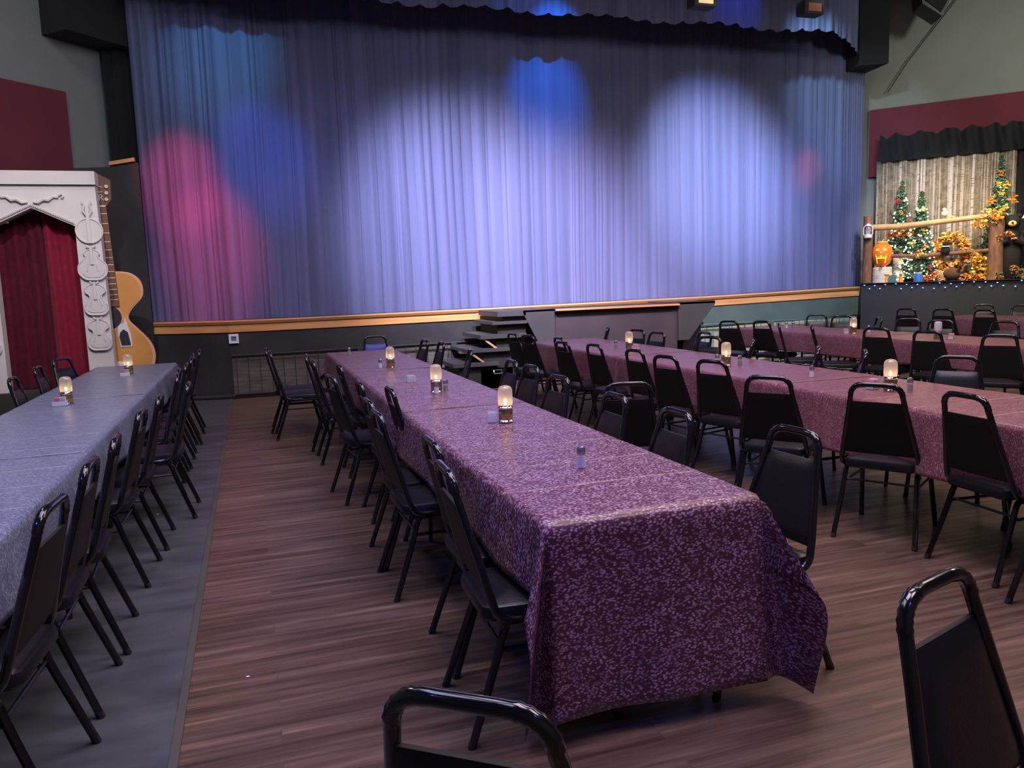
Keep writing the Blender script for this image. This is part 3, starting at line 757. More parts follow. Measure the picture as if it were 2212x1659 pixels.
xmas(.62, .50, 1.86, .36, 'left lit artificial tree with red and orange flowers and a leaf bunch', [(-.02, 1.72, 'leaf_red', .07), (-.07, 1.5, 'leaf_red', .08), (.06, 1.27, 'leaf_red', .05), (-.02, 1.28, 'leaf_yellow', .07), (-.08, .95, 'leaf_orange', .14), (.10, .98, 'leaf_tan', .14), (-.18, .86, 'leaf_orange', .12), (.18, .88, 'leaf_orange', .12), (0, .84, 'leaf_tan', .12)], 62)
xmas(.95, .36, 1.62, .38, 'second lit artificial tree from the left, with yellow blooms', [(.0, 1.5, 'leaf_yellow', .06), (.04, 1.28, 'leaf_yellow', .09), (.06, .92, 'leaf_yellow', .08), (-.12, .70, 'leaf_yellow', .08), (.08, .62, 'leaf_orange', .08), (-.02, .50, 'leaf_orange', .10), (.06, .48, 'leaf_yellow', .08), (.18, .25, 'leaf_red', .07), (-.2, 1.1, 'leaf_red', .06)], 96)
xmas(2.17, .55, 2.16, .42, 'tall artificial tree with yellow and orange blooms at the right', [(.0, 1.86, 'leaf_orange', .09), (-.03, 1.66, 'leaf_yellow', .09), (.09, 1.64, 'leaf_yellow', .10), (.02, 1.5, 'leaf_yellow', .10), (-.12, 1.38, 'leaf_orange', .12), (.20, 1.38, 'leaf_orange', .13), (.06, 1.24, 'leaf_yellow', .10), (-.16, 1.18, 'leaf_yellow', .08)], 10)
xmas(2.44, .30, .62, .13, 'small frosted tree before the black bear figure', [], 0, pale=True)

cluster('leaf_bouquet', 'bouquet of orange and yellow blooms at the right end of the log rail', 'bouquet', 2.02, .08, DZ + 1.04, [(0, 0, .05, .17), (-.16, 0, -.06, .12), (.12, 0, .08, .12)], [('petals', 'leaf_yellow'), ('orange_petals', 'leaf_orange')], 170, .075)
t = cluster('leaf_wreath', 'large round wreath of golden leaves in the middle of the display', 'wreath', 1.48, .28, DZ, [(.28 * cos(a) * .75 - .02, 0, .50 + .27 * sin(a), .12) for a in [k * .63 for k in range(10)]], [('golden_leaves', 'leaf_yellow'), ('tan_leaves', 'leaf_tan'), ('orange_leaves', 'leaf_orange')], 780, .095)
MB().tube([(.20 * cos(a), .03, .50 + .26 * sin(a)) for a in [2 * PI * k / 24 for k in range(25)]], .03, 7).build('vine_ring', 'bark', t)
MB().tube([(0, .03, 0), (0, .03, .26)], .03, 6).build('stand', 'bark', t)
t = on_deck('bird_figure', 'small crow figure wearing a white collar inside the golden wreath', 'figure', 1.36, .10, DZ + .44)
MB().ball((0, 0, .1), .075, 12, (1, .8, 1.2)).build('body', 'fur', t)
MB().ball((.0, -.01, .215), .05, 12).build('head', 'fur', t)
MB().tube([(-.05, -.02, .21), (-.10, -.03, .20)], [.014, .003], 6).build('beak', 'leaf_yellow', t)
MB().lathe([(.05, .155), (.075, .165), (.05, .18)], 14).build('collar', 'cream', t)
MB().tube([(0, 0, .04), (0, .05, -.10)], .02, 6).build('perch', 'bark', t)
cluster('leaf_pile', 'upright bunch of orange leaves right of the golden wreath', 'leaf bunch', 1.88, .16, DZ, [(0, 0, .12, .14), (.02, 0, .30, .13), (-.04, 0, .40, .10), (.03, 0, .02, .12)], [('golden_leaves', 'leaf_yellow'), ('orange_leaves', 'leaf_orange')], 260, .075)
cluster('leaf_pile', 'low heap of orange leaves before the turkey figure', 'leaf bunch', 1.66, .06, DZ, [(0, 0, .05, .08), (.14, 0, .05, .08)], [('orange_leaves', 'leaf_orange'), ('tan_leaves', 'leaf_tan')], 120, .07)
cluster('flower_bunch', 'red and yellow flower bunch beside the blue cup', 'flowers', 1.16, .10, DZ, [(-.10, 0, .05, .07), (.05, 0, .10, .08), (.14, 0, .05, .06)], [('red_flowers', 'leaf_red'), ('yellow_flowers', 'leaf_yellow')], 150, .06)
cluster('flower_bunch', 'low row of orange flowers with greenery at the right end', 'flowers', 2.42, .06, DZ, [(-.22, 0, .06, .07), (0, 0, .16, .08), (.10, 0, .10, .08), (.30, 0, .12, .09)], [('orange_flowers', 'leaf_orange'), ('green_leaves', 'needles')], 220, .055)
cluster('flower_bunch', 'red flowers lying on top of the slim birch stump', 'flowers', .59, .36, DZ + .475, [(0, 0, .02, .05), (.05, 0, .02, .04)], [('red_flowers', 'leaf_red')], 36, .05)
cluster('flower_bunch', 'red flower lying at the foot of the carved pumpkin', 'flowers', .34, .02, DZ + .30, [(0, 0, .02, .035)], [('red_flowers', 'leaf_red')], 20, .04)
# turkey
t = on_deck('turkey_figure', 'dark feathered turkey figure beneath the golden wreath', 'figure', 1.46, .06, DZ)
MB().ball((.02, .02, .12), .13, 14, (1.15, .8, .85)).build('body', 'fur_brown', t)
b = MB()
for k in range(7): b.tube([(-.08 - .01 * k, .0, .05 + .02 * k), (-.20 - .01 * k, .01, .0 + .035 * k)], [.02, .006], 5, flat=.4)
b.build('wing_feathers', 'feather', t)
MB().tube([(.10, -.04, .16), (.15, -.08, .24), (.13, -.12, .27)], [.03, .02, .014], 7).build('neck', 'fur_brown', t)
# bird on rail
t = on_deck('bird_figure', 'small tan bird perched on the middle of the log rail', 'figure', 1.33, .15, DZ + 1.14)
MB().ball((0, 0, .05), .055, 12, (1.1, .9, 1)).build('body', 'cream', t)
MB().ball((-.005, -.01, .115), .038, 10).build('head', 'cream', t)
MB().tube([(.03, 0, .05), (.14, 0, -.02)], [.03, .012], 6, flat=.4).build('tail', 'feather', t)
MB().tube([(-.035, -.02, .115), (-.06, -.03, .11)], [.009, .002], 6).build('beak', 'bark', t)
# tall trunk and bear
t = on_deck('tree_trunk_stand', 'tall hollow tree trunk stand at the right of the display', 'stand', 2.13, .20, DZ)
MB().lathe([(.15, 0), (.125, .1), (.115, .6), (.125, .95), (.12, 1.0)], 14).build('trunk', 'bark', t)
MB().lathe([(.115, .99), (.115, 1.005)], 14).build('cut_face', 'log', t)
t = on_deck('bear_figure', 'black bear figure with a pale muzzle behind orange flowers at the right', 'figure', 2.36, .34, DZ)
MB().lathe([(.12, 0), (.17, .15), (.18, .45), (.14, .75), (.09, .88)], 14).build('body', 'fur', t)
MB().ball((0, -.03, .98), .13, 14).build('head', 'fur', t)
for s_ in (-1, 1): MB().ball((s_ * .10, -.01, 1.09), .04, 8).build('ear', 'fur', t)
MB().ball((.0, -.15, .95), .065, 12, (1, .8, .8)).build('muzzle', 'straw', t)
MB().ball((.0, -.205, .965), .02, 8).build('nose', 'guitar_dark', t)
for s_ in (-1, 1): MB().tube([(s_ * .15, -.02, .72), (s_ * .17, -.12, .60), (s_ * .04, -.20, .66)], [.05, .05, .045], 8).build('arm', 'fur', t)
cluster('flower_bunch', 'red and yellow flowers held in the arms of the bear figure', 'flowers', 2.30, .10, DZ + .72, [(-.12, 0, 0, .06), (0, 0, .05, .07), (.08, 0, 0, .05)], [('red_petals', 'leaf_red'), ('yellow_petals', 'leaf_yellow')], 70, .055)
t = on_deck('garden_lantern', 'tan stone-look lantern cut off by the right picture edge', 'lantern', 2.62, .22, DZ)
MB().lathe([(.10, 0), (.08, .05), (.06, .12), (.06, .75), (.12, .82)], 10).build('pillar', 'leaf_tan', t)
MB().lathe([(.08, .82), (.085, 1.02), (.08, 1.03)], 10).build('light_box', 'cream', t)
MB().lathe([(.13, 1.03), (.10, 1.09), (.03, 1.17), (.01, 1.20)], 10).build('roof', 'cream', t)
# small things
t = on_deck('blue_cup', 'blue cup with a white rim at the front of the display', 'cup', .945, .05, DZ)
MB().lathe([(.075, 0), (.07, .10), (.06, .15)], 16).build('body', 'blue_plastic', t)
MB().lathe([(.06, .15), (.063, .165), (.05, .168)], 16).build('rim', 'white_plastic', t)
t = on_deck('small_sign', 'small teal board standing at the front below the pumpkin stump', 'sign', .525, .03, DZ)
MB().box((0, 0, .065), (.13, .015, .13)).build('board', 'teal', t, smooth=False)
MB().box((0, .03, .02), (.10, .05, .012)).build('foot', 'bark', t, smooth=False)
for u, lab in ((.42, 'small straw scarecrow doll left of the teal board'), (.66, 'small straw scarecrow doll right of the teal board')):
    t = on_deck('scarecrow_doll', lab, 'doll', u, .09, DZ)
    MB().lathe([(.04, 0), (.035, .08), (.02, .11)], 10).build('body', 'leaf_orange', t)
    MB().ball((0, 0, .135), .03, 10).build('head', 'cream', t)
    MB().lathe([(.05, .15), (.03, .16), (.022, .20)], 12).build('straw_hat', 'straw', t)
    b = MB()
    for s_ in (-1, 1): b.tube([(s_ * .02, 0, .09), (s_ * .07, -.01, .10)], .012, 6)
    b.build('arms', 'leaf_tan', t)
t = on_deck('white_crate', 'pale wooden crate half hidden behind the second lit tree', 'crate', 1.20, .58, DZ)
b = MB()
for k in range(5): b.box((-.14 + .07 * k, 0, .18), (.055, .02, .36))
b.box((0, .02, .06), (.36, .02, .04)).box((0, .02, .30), (.36, .02, .04)); b.build('slats', 'birch', t, smooth=False)

# ------------------------------------------------------------------ chairs
def chair_proto(blue=False):
    t = thing('banquet_chair', 'x', 'chair')
    pv = 'back_blue' if blue else 'vinyl'
    # seat: crowned pad, wider at front
    b = MB().rbox((0, 0, 0), (.40, .435, .055), .020, crown=.016)
    b.v = [(x * (1 + .06 * (y / .2)), y, z) for x, y, z in b.v]
    b.v = [(x, y - .004, z + .438) for x, y, z in b.v]
    b.build('seat', 'vinyl', t)
    # back frame
    def half(s):
        return [(s * .155, .10, .412), (s * .19, -.02, .412), (s * .203, -.13, .418), (s * .207, -.175, .445), (s * .200, -.195, .50), (s * .178, -.225, .62), (s * .153, -.258, .75), (s * .136, -.283, .845)]
    arc = [(.136 - .062 * (1 - cos(a)), -.283 - .012 * sin(a), .845 + .062 * sin(a)) for a in [PI / 2 * k / 12 for k in range(1, 13)]]
    L = catmull(half(-1), 4); Rr = catmull(half(1), 4)
    top = [(-x, y, z) for x, y, z in arc] + [(-.05, -.297, .909), (.05, -.297, .909)] + arc[::-1]
    P = L + top + Rr[::-1]
    rad = []
    for i, p in enumerate(P):
        k = i - len(L)
        dens = (0 <= k < 12) or (len(top) - 12 <= k < len(top))
        rad.append(.0152 * (1.10 if dens and k % 2 else .97))
    MB().tube(P, rad, 10).build('back_frame', 'tube', t, angle=60)
    # pad between the uprights
    b = MB()
    def pad(u, v, dy):
        z = .500 + .310 * v; w = .188 - .050 * v; yc = -.198 - .085 * v
        x = (u * 2 - 1) * w
        bul = (1 - abs(2 * u - 1) ** 6) * (1 - abs(2 * v - 1) ** 10)
        return (x, yc + dy * (.35 + .65 * bul), z)
    nu, nv = 12, 14
    b.grid(lambda u, v: pad(1 - u, v, .024), nu, nv)
    b.build('backrest', pv, t, angle=60)
    b = MB(); b.grid(lambda u, v: pad(u, v, -.010), nu, nv)
    s0 = lambda u, v, k: pad(u, v, k)
    E = [(0, v / nv) for v in range(nv + 1)] + [(u / nu, 1) for u in range(1, nu + 1)] + [(1, 1 - v / nv) for v in range(1, nv + 1)] + [(1 - u / nu, 0) for u in range(1, nu)]
    V = [pad(u, v, .024) for u, v in E] + [pad(u, v, -.010) for u, v in E]; n = len(E)
    b.add(V, [(i, (i + 1) % n, (i + 1) % n + n, i + n) for i in range(n)])
    b.build('back_board', 'vinyl_back' if not blue else 'back_blue', t, angle=60)
    for s in (-1, 1):
        o = MB().tube(catmull([(s * .19, .0, .405), (s * .19, -.11, .405), (s * .192, -.15, .385), (s * .198, -.185, .28), (s * .218, -.285, .0)], 4), .0145, 8).build('leg', 'tube', t)
        MB().tube([(s * .2165, -.277, .022), (s * .218, -.285, .0)], .0155, 8).build('foot_cap', 'foot', o)
        o = MB().tube(catmull([(s * .185, .0, .405), (s * .185, .13, .405), (s * .188, .165, .385), (s * .194, .185, .28), (s * .212, .25, .0)], 4), .0145, 8).build('leg', 'tube', t)
        MB().tube([(s * .2108, .245, .022), (s * .212, .25, .0)], .0155, 8).build('foot_cap', 'foot', o)
        MB().tube([(s * .194, -.172, .315), (s * .191, .178, .315)], .0075, 6).build('stretcher', 'vinyl', t)
    MB().tube([(-.19, -.165, .33), (.19, -.165, .33)], .0075, 6).build('stretcher', 'vinyl', t)
    index_kids(t)
    return t
PROTO = chair_proto(); used = [False]
CH_OFF = .29
def chair(x, y, deg, label, group):      # x, y: where the top of the backrest stands
    a = math.radians(deg); loc = (x + CH_OFF * cos(a), y + CH_OFF * sin(a), 0); rz = a - PI / 2
    if not used[0]:
        used[0] = True; PROTO.location = loc; PROTO.rotation_euler = (0, 0, rz); PROTO['label'] = label; PROTO['group'] = group; return PROTO
    return dup(PROTO, loc, rz, label, group)
ORD = ['first', 'second', 'third', 'fourth', 'fifth', 'sixth', 'seventh', 'eighth', 'ninth', 'tenth', 'eleventh', 'twelfth', 'thirteenth']
def row(lst, what, group):
    for i, (x, y, a) in enumerate(sorted(lst, key=lambda q: -q[1])):
        chair(x, y, a, 'black banquet chair, %s from the stage %s' % (ORD[i], what), group)
row([(-.62, 2.68, 176), (-.62, 3.29, 180), (-.61, 3.82, 183), (-.60, 4.64, 178), (-.57, 5.26, 180), (-.45, 5.92, 180), (-.58, 6.62, 184), (-.60, 7.07, 180), (-.58, 7.6, 180), (-.57, 8.32, 176), (-.60, 8.77, 180), (-.57, 9.42, 182)],
    'on the right of the blue table', 'chairs on the right side of the blue-cloth table')
row([(-1.90, 9.25, -25), (-1.9, 8.27, 0), (-1.85, 7.25, 2), (-1.95, 6.4, 0)], 'on the left of the blue table', 'chairs on the left side of the blue-cloth table')
row([(.60, 2.60, -2), (.66, 3.08, 0), (.57, 3.93, 2), (.59, 4.38, 2), (.79, 4.83, 0), (.66, 5.27, 0), (.52, 5.79, 8), (.67, 6.60, 0), (.50, 7.2, 0), (.49, 7.85, -6), (.17, 8.58, 0), (.14, 9.06, -3)],
    'on the left of the central table', 'chairs on the left side of the central table')
row([(2.04, 2.60, 184), (1.86, 3.22, 180), (1.85, 3.85, 180), (2.13, 4.25, 75), (1.90, 4.80, 186), (1.97, 6.0, 180), (1.97, 5.54, 184), (1.98, 7.3, 170), (1.98, 8.5, 180), (1.9, 9.0, 184)],
    'on the right of the central table', 'chairs on the right side of the central table')
row([(3.20, 2.36, 0), (3.32, 2.95, -4), (3.25, 3.46, 32), (2.98, 4.05, 36), (3.22, 5.05, 18), (3.13, 5.58, 12), (3.20, 6.25, 6), (3.17, 7.05, 6), (3.05, 7.58, 8), (3.26, 8.2, 0), (3.12, 8.85, 12), (3.08, 9.3, 6)],
    'on the left of the second row', 'chairs on the left side of the second pink table row')
row([(4.72, 4.27, 215), (4.56, 4.98, 140), (4.50, 5.45, 142), (4.53, 6.40, 142), (4.50, 7.10, 205), (4.82, 7.70, 180), (4.45, 8.12, 190), (4.5, 8.72, 195), (4.5, 9.55, 150), (4.70, 3.35, 200)],
    'on the right of the second row', 'chairs on the right side of the second pink table row')
row([(6.52, 5.45, 34), (6.47, 6.22, 18), (6.50, 6.94, 22), (6.40, 7.86, -36), (6.38, 8.46, -36), (6.56, 9.07, 14), (6.28, 9.42, 28)],
    'on the left of the third row', 'chairs on the left side of the third pink table row')
row([(8.15, 6.75, 200), (7.95, 7.45, 210), (8.0, 8.0, 215), (8.0, 8.5, 150), (8.05, 9.25, 220), (8.10, 9.85, 230)],
    'on the right of the third row', 'chairs on the right side of the third pink table row')
row([(10.16, 8.76, 20), (10.14, 9.47, 24), (10.0, 10.05, 28)], 'on the left of the farthest row', 'chairs on the left side of the farthest table row')
row([(11.75, 10.15, 225), (11.75, 9.45, 225)], 'behind the farthest row', 'chairs behind the farthest table row')
chair(.27, 1.09, 52, 'black banquet chair cut off by the bottom edge, before the central table', 'loose chairs in the foreground')
chair(1.265, 1.17, 288, 'black banquet chair alone in the lower right corner of the picture', 'loose chairs in the foreground')
bc = chair_proto(True); a = math.radians(268); bc.location = (1.52 + CH_OFF * cos(a), 10.28 + CH_OFF * sin(a), 0); bc.rotation_euler = (0, 0, a - PI / 2)
bc['label'] = 'banquet chair with its backrest coloured blue at the stage end of the central table'; bc.name = 'banquet_chair'

# ------------------------------------------------------------------ tables and cloths
def table_proto():
    t = thing('folding_table', 'x', 'table')
    MB().rbox((0, 0, .742), (.745, 2.42, .028), .006).build('tabletop', 'table_top', t)
    for sy in (-1, 1):
        for sx in (-1, 1):
            MB().tube(catmull([(sx * .10, sy * .92, .70), (sx * .24, sy * .93, .66), (sx * .30, sy * .95, .52), (sx * .31, sy * 1.0, .0)], 4), .013, 8).build('leg', 'table_leg', t)
        MB().tube([(-.305, sy * .975, .26), (.305, sy * .975, .26)], .010, 8).build('crossbar', 'table_leg', t)
    index_kids(t); return t
TP = table_proto(); tu = [False]
def put_table(x, y, label, group):
    if not tu[0]:
        tu[0] = True; TP.location = (x, y, 0); TP['label'] = label; TP['group'] = group; return
    dup(TP, (x, y, 0), 0, label, group)

def cloth(x0, x1, y0, y1, a, b_, c, d, m, label, group, zz=.762, seed=0, near=(.26, .10, .12, .34), skew=0):
    """x0..x1,y0..y1 table edges; overhang a left, b right, c near end, d far end"""
    st = .022
    nu = int((x1 - x0 + a + b_) / st); nv = int((y1 - y0 + c + d) / (st * 1.4))
    B = MB(); uvs = []
    def pos(u, v):
        X = x0 - a + (x1 - x0 + a + b_) * u; Y = y0 - c + (y1 - y0 + c + d) * v
        uvs.append((X + seed * 1.7, Y + seed))
        ex = max(0, x0 - X, X - x1); ey = max(0, y0 - Y, Y - y1)
        sx = -1 if X < x0 else 1; sy = -1 if Y < y0 else 1
        px = min(max(X, x0), x1); py = min(max(Y, y0), y1)
        z = zz + .0022 * noise.noise((X * 6, Y * 6, seed))
        if ex == 0 and ey == 0: return (px, py, z)
        if ey == 0:
            w = .30 * noise.noise((Y * 2.6, seed, 1)) + .16 * sin(Y * 7 + seed)
            h = ex * (.10 + .30 * max(-.25, w)) 
            rnd = .012 * (1 - math.exp(-ex / .01))
            return (px + sx * (rnd + h), py, z - math.sqrt(max(0, ex * ex - h * h)) + .004)
        if ex == 0:
            w = .5 * noise.noise((X * 3.1, seed, 5))
            h = ey * (.05 + .16 * w); rnd = .012 * (1 - math.exp(-ey / .01))
            return (px, py + sy * (rnd + h), z - math.sqrt(max(0, ey * ey - h * h)) + .004)
        r = math.hypot(ex, ey); t = math.atan2(ey, ex) / (PI / 2)
        ws = .30 * noise.noise((py * 2.6, seed, 1)) + .16 * sin(py * 7 + seed)
        hs = .10 + .30 * max(-.25, ws); he = .05 + .16 * .5 * noise.noise((px * 3.1, seed, 5))
        A1, A2 = (near[0], near[1]) if sx < 0 else (near[2], near[3])
        bul = A1 * sin(PI * min(1, t * 1.25)) if t < .8 else 0
        bs = hs * (1 - t) + A1 * sin(PI * t) ** 1.2 * (1 - t) * 1.6 + A2 * sin(PI * t) * t
        be = he * t + A2 * sin(PI * t) * .9 - .17 * sin(3 * PI * t) * (1 if t > .3 else .4)
        h = min(.9, math.hypot(bs, be))
        rnd = .012 * (1 - math.exp(-r / .01))
        return (px + sx * (bs * r + rnd * cos(t * PI / 2)), py + sy * (be * r + rnd * sin(t * PI / 2)), z - r * (1 + .07 * sin(PI * t) ** 2) * math.sqrt(1 - h * h) + .004)
    B.grid(pos, nu, nv); B.uv = uvs
    zmin = .004
    B.v = [(x, y, max(z, zmin)) for x, y, z in B.v]
    # hem and thickness comes from a thin solidify
    o = B.build('tablecloth', m, angle=180)
    md = o.modifiers.new('thick', 'SOLIDIFY'); md.thickness = .0012; md.offset = 1
    tag(o, label, 'tablecloth', group); return o

POS = ['nearest', 'middle', 'farthest']
def table_row(xc, x0, x1, ys, drops, m, name, group, end_c=.67, zoff=0, near=(.26, .10, .12, .34)):
    n = len(ys) - 1
    for k in range(n):
        put_table(xc, (ys[k] + ys[k + 1]) / 2 if n > 1 else ys[k] + 1.25, 'folding table under the %s cloth of the %s' % (POS[k] if n == 3 else POS[0 if k == 0 else 2], name), 'folding tables')
        c = end_c if k == 0 else .0; d = .30 if k == n - 1 else .03
        cloth(x0, x1, ys[k] + (.0 if k == 0 else 0), ys[k + 1], drops[0], drops[1], c, d, m, '%s cloth on the %s' % (POS[k] if n == 3 else POS[0 if k == 0 else 2], name), group, zz=.7625 + .0022 * k, seed=k + xc, near=near)
table_row(1.25, .856, 1.65, [2.30, 4.79, 7.31, 9.80], (.27, .27), 'cloth_pink', 'central mottled burgundy table row', 'central burgundy tablecloths')
table_row(3.93, 3.50, 4.38, [2.15, 4.65, 7.20, 9.72], (.36, .30), 'cloth_pink2', 'second mottled rose table row', 'second row rose tablecloths')
table_row(7.28, 6.87, 7.70, [2.6, 5.1, 7.55, 9.98], (.27, .27), 'cloth_pink2', 'third mottled rose table row', 'third row rose tablecloths')
table_row(10.93, 10.53, 11.33, [5.0, 7.5, 10.0], (.27, .27), 'cloth_pink2', 'farthest mottled rose table row', 'farthest row rose tablecloths')
table_row(-1.24, -1.64, -.845, [1.9, 4.36, 6.75, 9.68], (.25, .25), 'cloth_blue', 'slate blue table row at the left', 'slate blue tablecloths', .4)

# ------------------------------------------------------------------ table lamps, shakers, caddies
ZC = .768
def lamp_proto():
    t = thing('table_lamp', 'x', 'lamp')
    MB().lathe([(.043, 0), (.044, .006), (.038, .012)], 20).build('foot_ring', 'chrome', t)
    MB().lathe([(.038, .010), (.041, .02), (.041, .068), (.038, .076)], 20, rib=-.07).build('faceted_base', 'amber_glass', t, angle=20)
    MB().lathe([(.043, .074), (.044, .082), (.036, .088), (.034, .096)], 20).build('rim_ring', 'chrome', t)
    b = MB().lathe([(.038, .094), (.0395, .11), (.0395, .165), (.037, .185), (.028, .198), (.012, .203)], 36, rib=.045)
    b.f = b.f[:-2]
    b.build('glass_shade', 'shade', t, angle=180)
    MB().ball((0, 0, .112), .0085, 8, (1, 1, 1.3)).build('flame', 'flame', t)
    index_kids(t); return t
LP = lamp_proto()
LAMPS = [(1.314, 4.136, 0, 'ribbed glass table lamp nearest the camera on the central table'), (1.246, 5.56, 0, 'ribbed glass table lamp second from the camera on the central table'), (1.248, 7.53, 0, 'ribbed glass table lamp nearest the stage on the central table'),
         (3.86, 3.99, .01, 'ribbed glass table lamp nearest the camera on the second row'), (3.86, 5.83, 0, 'ribbed glass table lamp in the middle of the second row'), (3.905, 7.75, 0, 'ribbed glass table lamp nearest the stage on the second row'),
         (-1.31, 6.42, 0, 'short glowing table lamp nearer the camera on the blue table'), (-1.174, 8.52, 0, 'short glowing table lamp nearer the stage on the blue table'),
         (7.115, 7.976, 0, 'lit table lamp nearer the stage on the third row'), (10.80, 8.45, 0, 'table lamp on the farthest row at the right picture edge')]
for i, (x, y, dz, lab) in enumerate(LAMPS):
    if i == 0: LP.location = (x, y, ZC); LP['label'] = lab; LP['group'] = 'table lamps'
    else: dup(LP, (x, y, ZC), i, lab, 'table lamps')
t = thing('table_lamp', 'unlit table lamp with a plain white shade on the third row', 'lamp', (7.19, 6.77, ZC), 0, 'table lamps')
MB().lathe([(.043, 0), (.041, .02), (.041, .07), (.043, .08)], 20, rib=-.07).build('faceted_base', 'amber_glass', t, angle=20)
MB().lathe([(.043, .078), (.044, .086), (.036, .09)], 20).build('rim_ring', 'chrome', t)
MB().lathe([(.038, .09), (.0395, .11), (.0395, .17), (.034, .185), (.02, .19)], 20).build('glass_shade', 'white_plastic', t)
for x, y in ((0, 0),):
    pass
def shaker_proto(fill):
    t = thing('shaker', 'x', 'shaker')
    MB().lathe([(.019, 0), (.020, .004), (.018, .045), (.015, .058)], 12).build('glass_body', 'glass', t)
    MB().lathe([(.0170, .003), (.0165, .044)], 12).build('contents', fill, t)
    MB().lathe([(.0175, .056), (.0185, .060), (.0185, .078), (.014, .088), (.006, .091)], 14).build('metal_cap', 'steel', t)
    index_kids(t); return t
SP = {'salt': shaker_proto('salt'), 'pepper': shaker_proto('pepper')}; su = {'salt': False, 'pepper': False}
def shaker(kind, x, y, lab):
    if not su[kind]:
        su[kind] = True; SP[kind].location = (x, y, ZC); SP[kind]['label'] = lab; SP[kind]['group'] = 'salt and pepper shakers'
    else: dup(SP[kind], (x, y, ZC), 0, lab, 'salt and pepper shakers')
shaker('salt', 1.253, 2.937, 'lone salt shaker near the camera end of the central table')
shaker('salt', 1.153, 7.55, 'salt shaker left of the farthest lamp on the central table')
shaker('salt', 1.225, 5.47, 'white salt shaker in front of the second lamp on the central table')
shaker('pepper', 1.315, 5.56, 'dark pepper shaker right of the second lamp on the central table')
shaker('pepper', 1.06, 9.25, 'shaker near the stage end of the central table')
shaker('salt', 3.904, 4.79, 'lone salt shaker on the second row between two lamps')
shaker('pepper', 3.93, 3.90, 'pale capped shaker right of the nearest lamp on the second row')
shaker('salt', 3.86, 5.97, 'white salt shaker left of the middle lamp on the second row')
shaker('pepper', 3.95, 5.76, 'grey pepper shaker right of the middle lamp on the second row')
shaker('pepper', 3.88, 8.03, 'shaker left of the farthest lamp on the second row')
shaker('salt', 7.24, 9.43, 'salt shaker at the stage end of the third row')
shaker('pepper', 7.30, 9.36, 'pepper shaker at the stage end of the third row')
shaker('salt', 7.38, 8.0, 'white salt shaker behind the chair near the lit lamp on the third row')
def caddy_proto():
    t = thing('packet_caddy', 'x', 'caddy')
    b = MB()
    for c, d in (((0, 0, .003), (.09, .06, .006)), ((0, -.028, .018), (.09, .004, .03)), ((0, .028, .018), (.09, .004, .03)), ((-.043, 0, .018), (.004, .06, .03)), ((.043, 0, .018), (.004, .06, .03))): b.box(c, d)
    b.build('holder', 'white_plastic', t, smooth=False)
    b = MB()
    for k in range(4): b.box((-.030 + .008 * k, 0, .032), (.004, .048, .055))
    b.build('pink_packets', 'pink_paper', t, smooth=False)
    b = MB()
    for k in range(5): b.box((.004 + .008 * k, 0, .034), (.004, .048, .058))
    b.build('white_packets', 'white_plastic', t, smooth=False)
    index_kids(t); return t
CP = caddy_proto()
def clear_caddy(x, y, rz, lab):
    t = thing('packet_caddy', lab, 'caddy', (x, y, ZC), rz, 'packet caddies')
    b = MB()
    for c, d in (((0, 0, .003), (.075, .05, .006)), ((0, -.024, .025), (.075, .003, .05)), ((0, .024, .025), (.075, .003, .05)), ((-.036, 0, .025), (.003, .05, .05)), ((.036, 0, .025), (.003, .05, .05))): b.box(c, d)
    b.build('clear_holder', 'glass', t, smooth=False)
    b = MB()
    for k in range(6): b.box((-.026 + .010 * k, 0, .030), (.004, .040, .045 + .004 * (k % 2)))
    b.build('packets', 'salt', t, smooth=False)
clear_caddy(1.196, 6.28, .2, 'clear packet caddy between two lamps on the central table')
clear_caddy(1.245, 4.17, 1.2, 'small clear packet caddy behind the nearest lamp on the central table')
CAD = [(-1.345, 6.36, 'sweetener packet caddy before the nearer lamp on the blue table'), (-1.20, 8.42, 'sweetener packet caddy before the farther lamp on the blue table'),
       (3.84, 4.12, 'sweetener packet caddy behind the nearest lamp on the second row'), (7.22, 6.62, 'sweetener packet caddy beside the unlit lamp on the third row'), (3.93, 7.66, 'sweetener packet caddy beside the farthest lamp on the second row'),
       (7.05, 8.03, 'packet caddy beside the lit lamp on the third row')]
for i, (x, y, lab) in enumerate(CAD):
    if i == 0: CP.location = (x, y, ZC); CP['label'] = lab; CP['group'] = 'packet caddies'
    else: dup(CP, (x, y, ZC), .2 * i, lab, 'packet caddies')
for x, y, lab, r in ((-.113, 3.185, 'tiny white scrap on the wooden floor left of the central table', .006), (-.72, 5.917, 'tiny pale scrap on the grey floor between the blue table chairs', .008)):
    o = MB().ball((0, 0, .003), r, 6, (1.4, .8, .4)).build('paper_scrap', 'speckle', loc=(x, y, 0)); tag(o, lab, 'scrap')

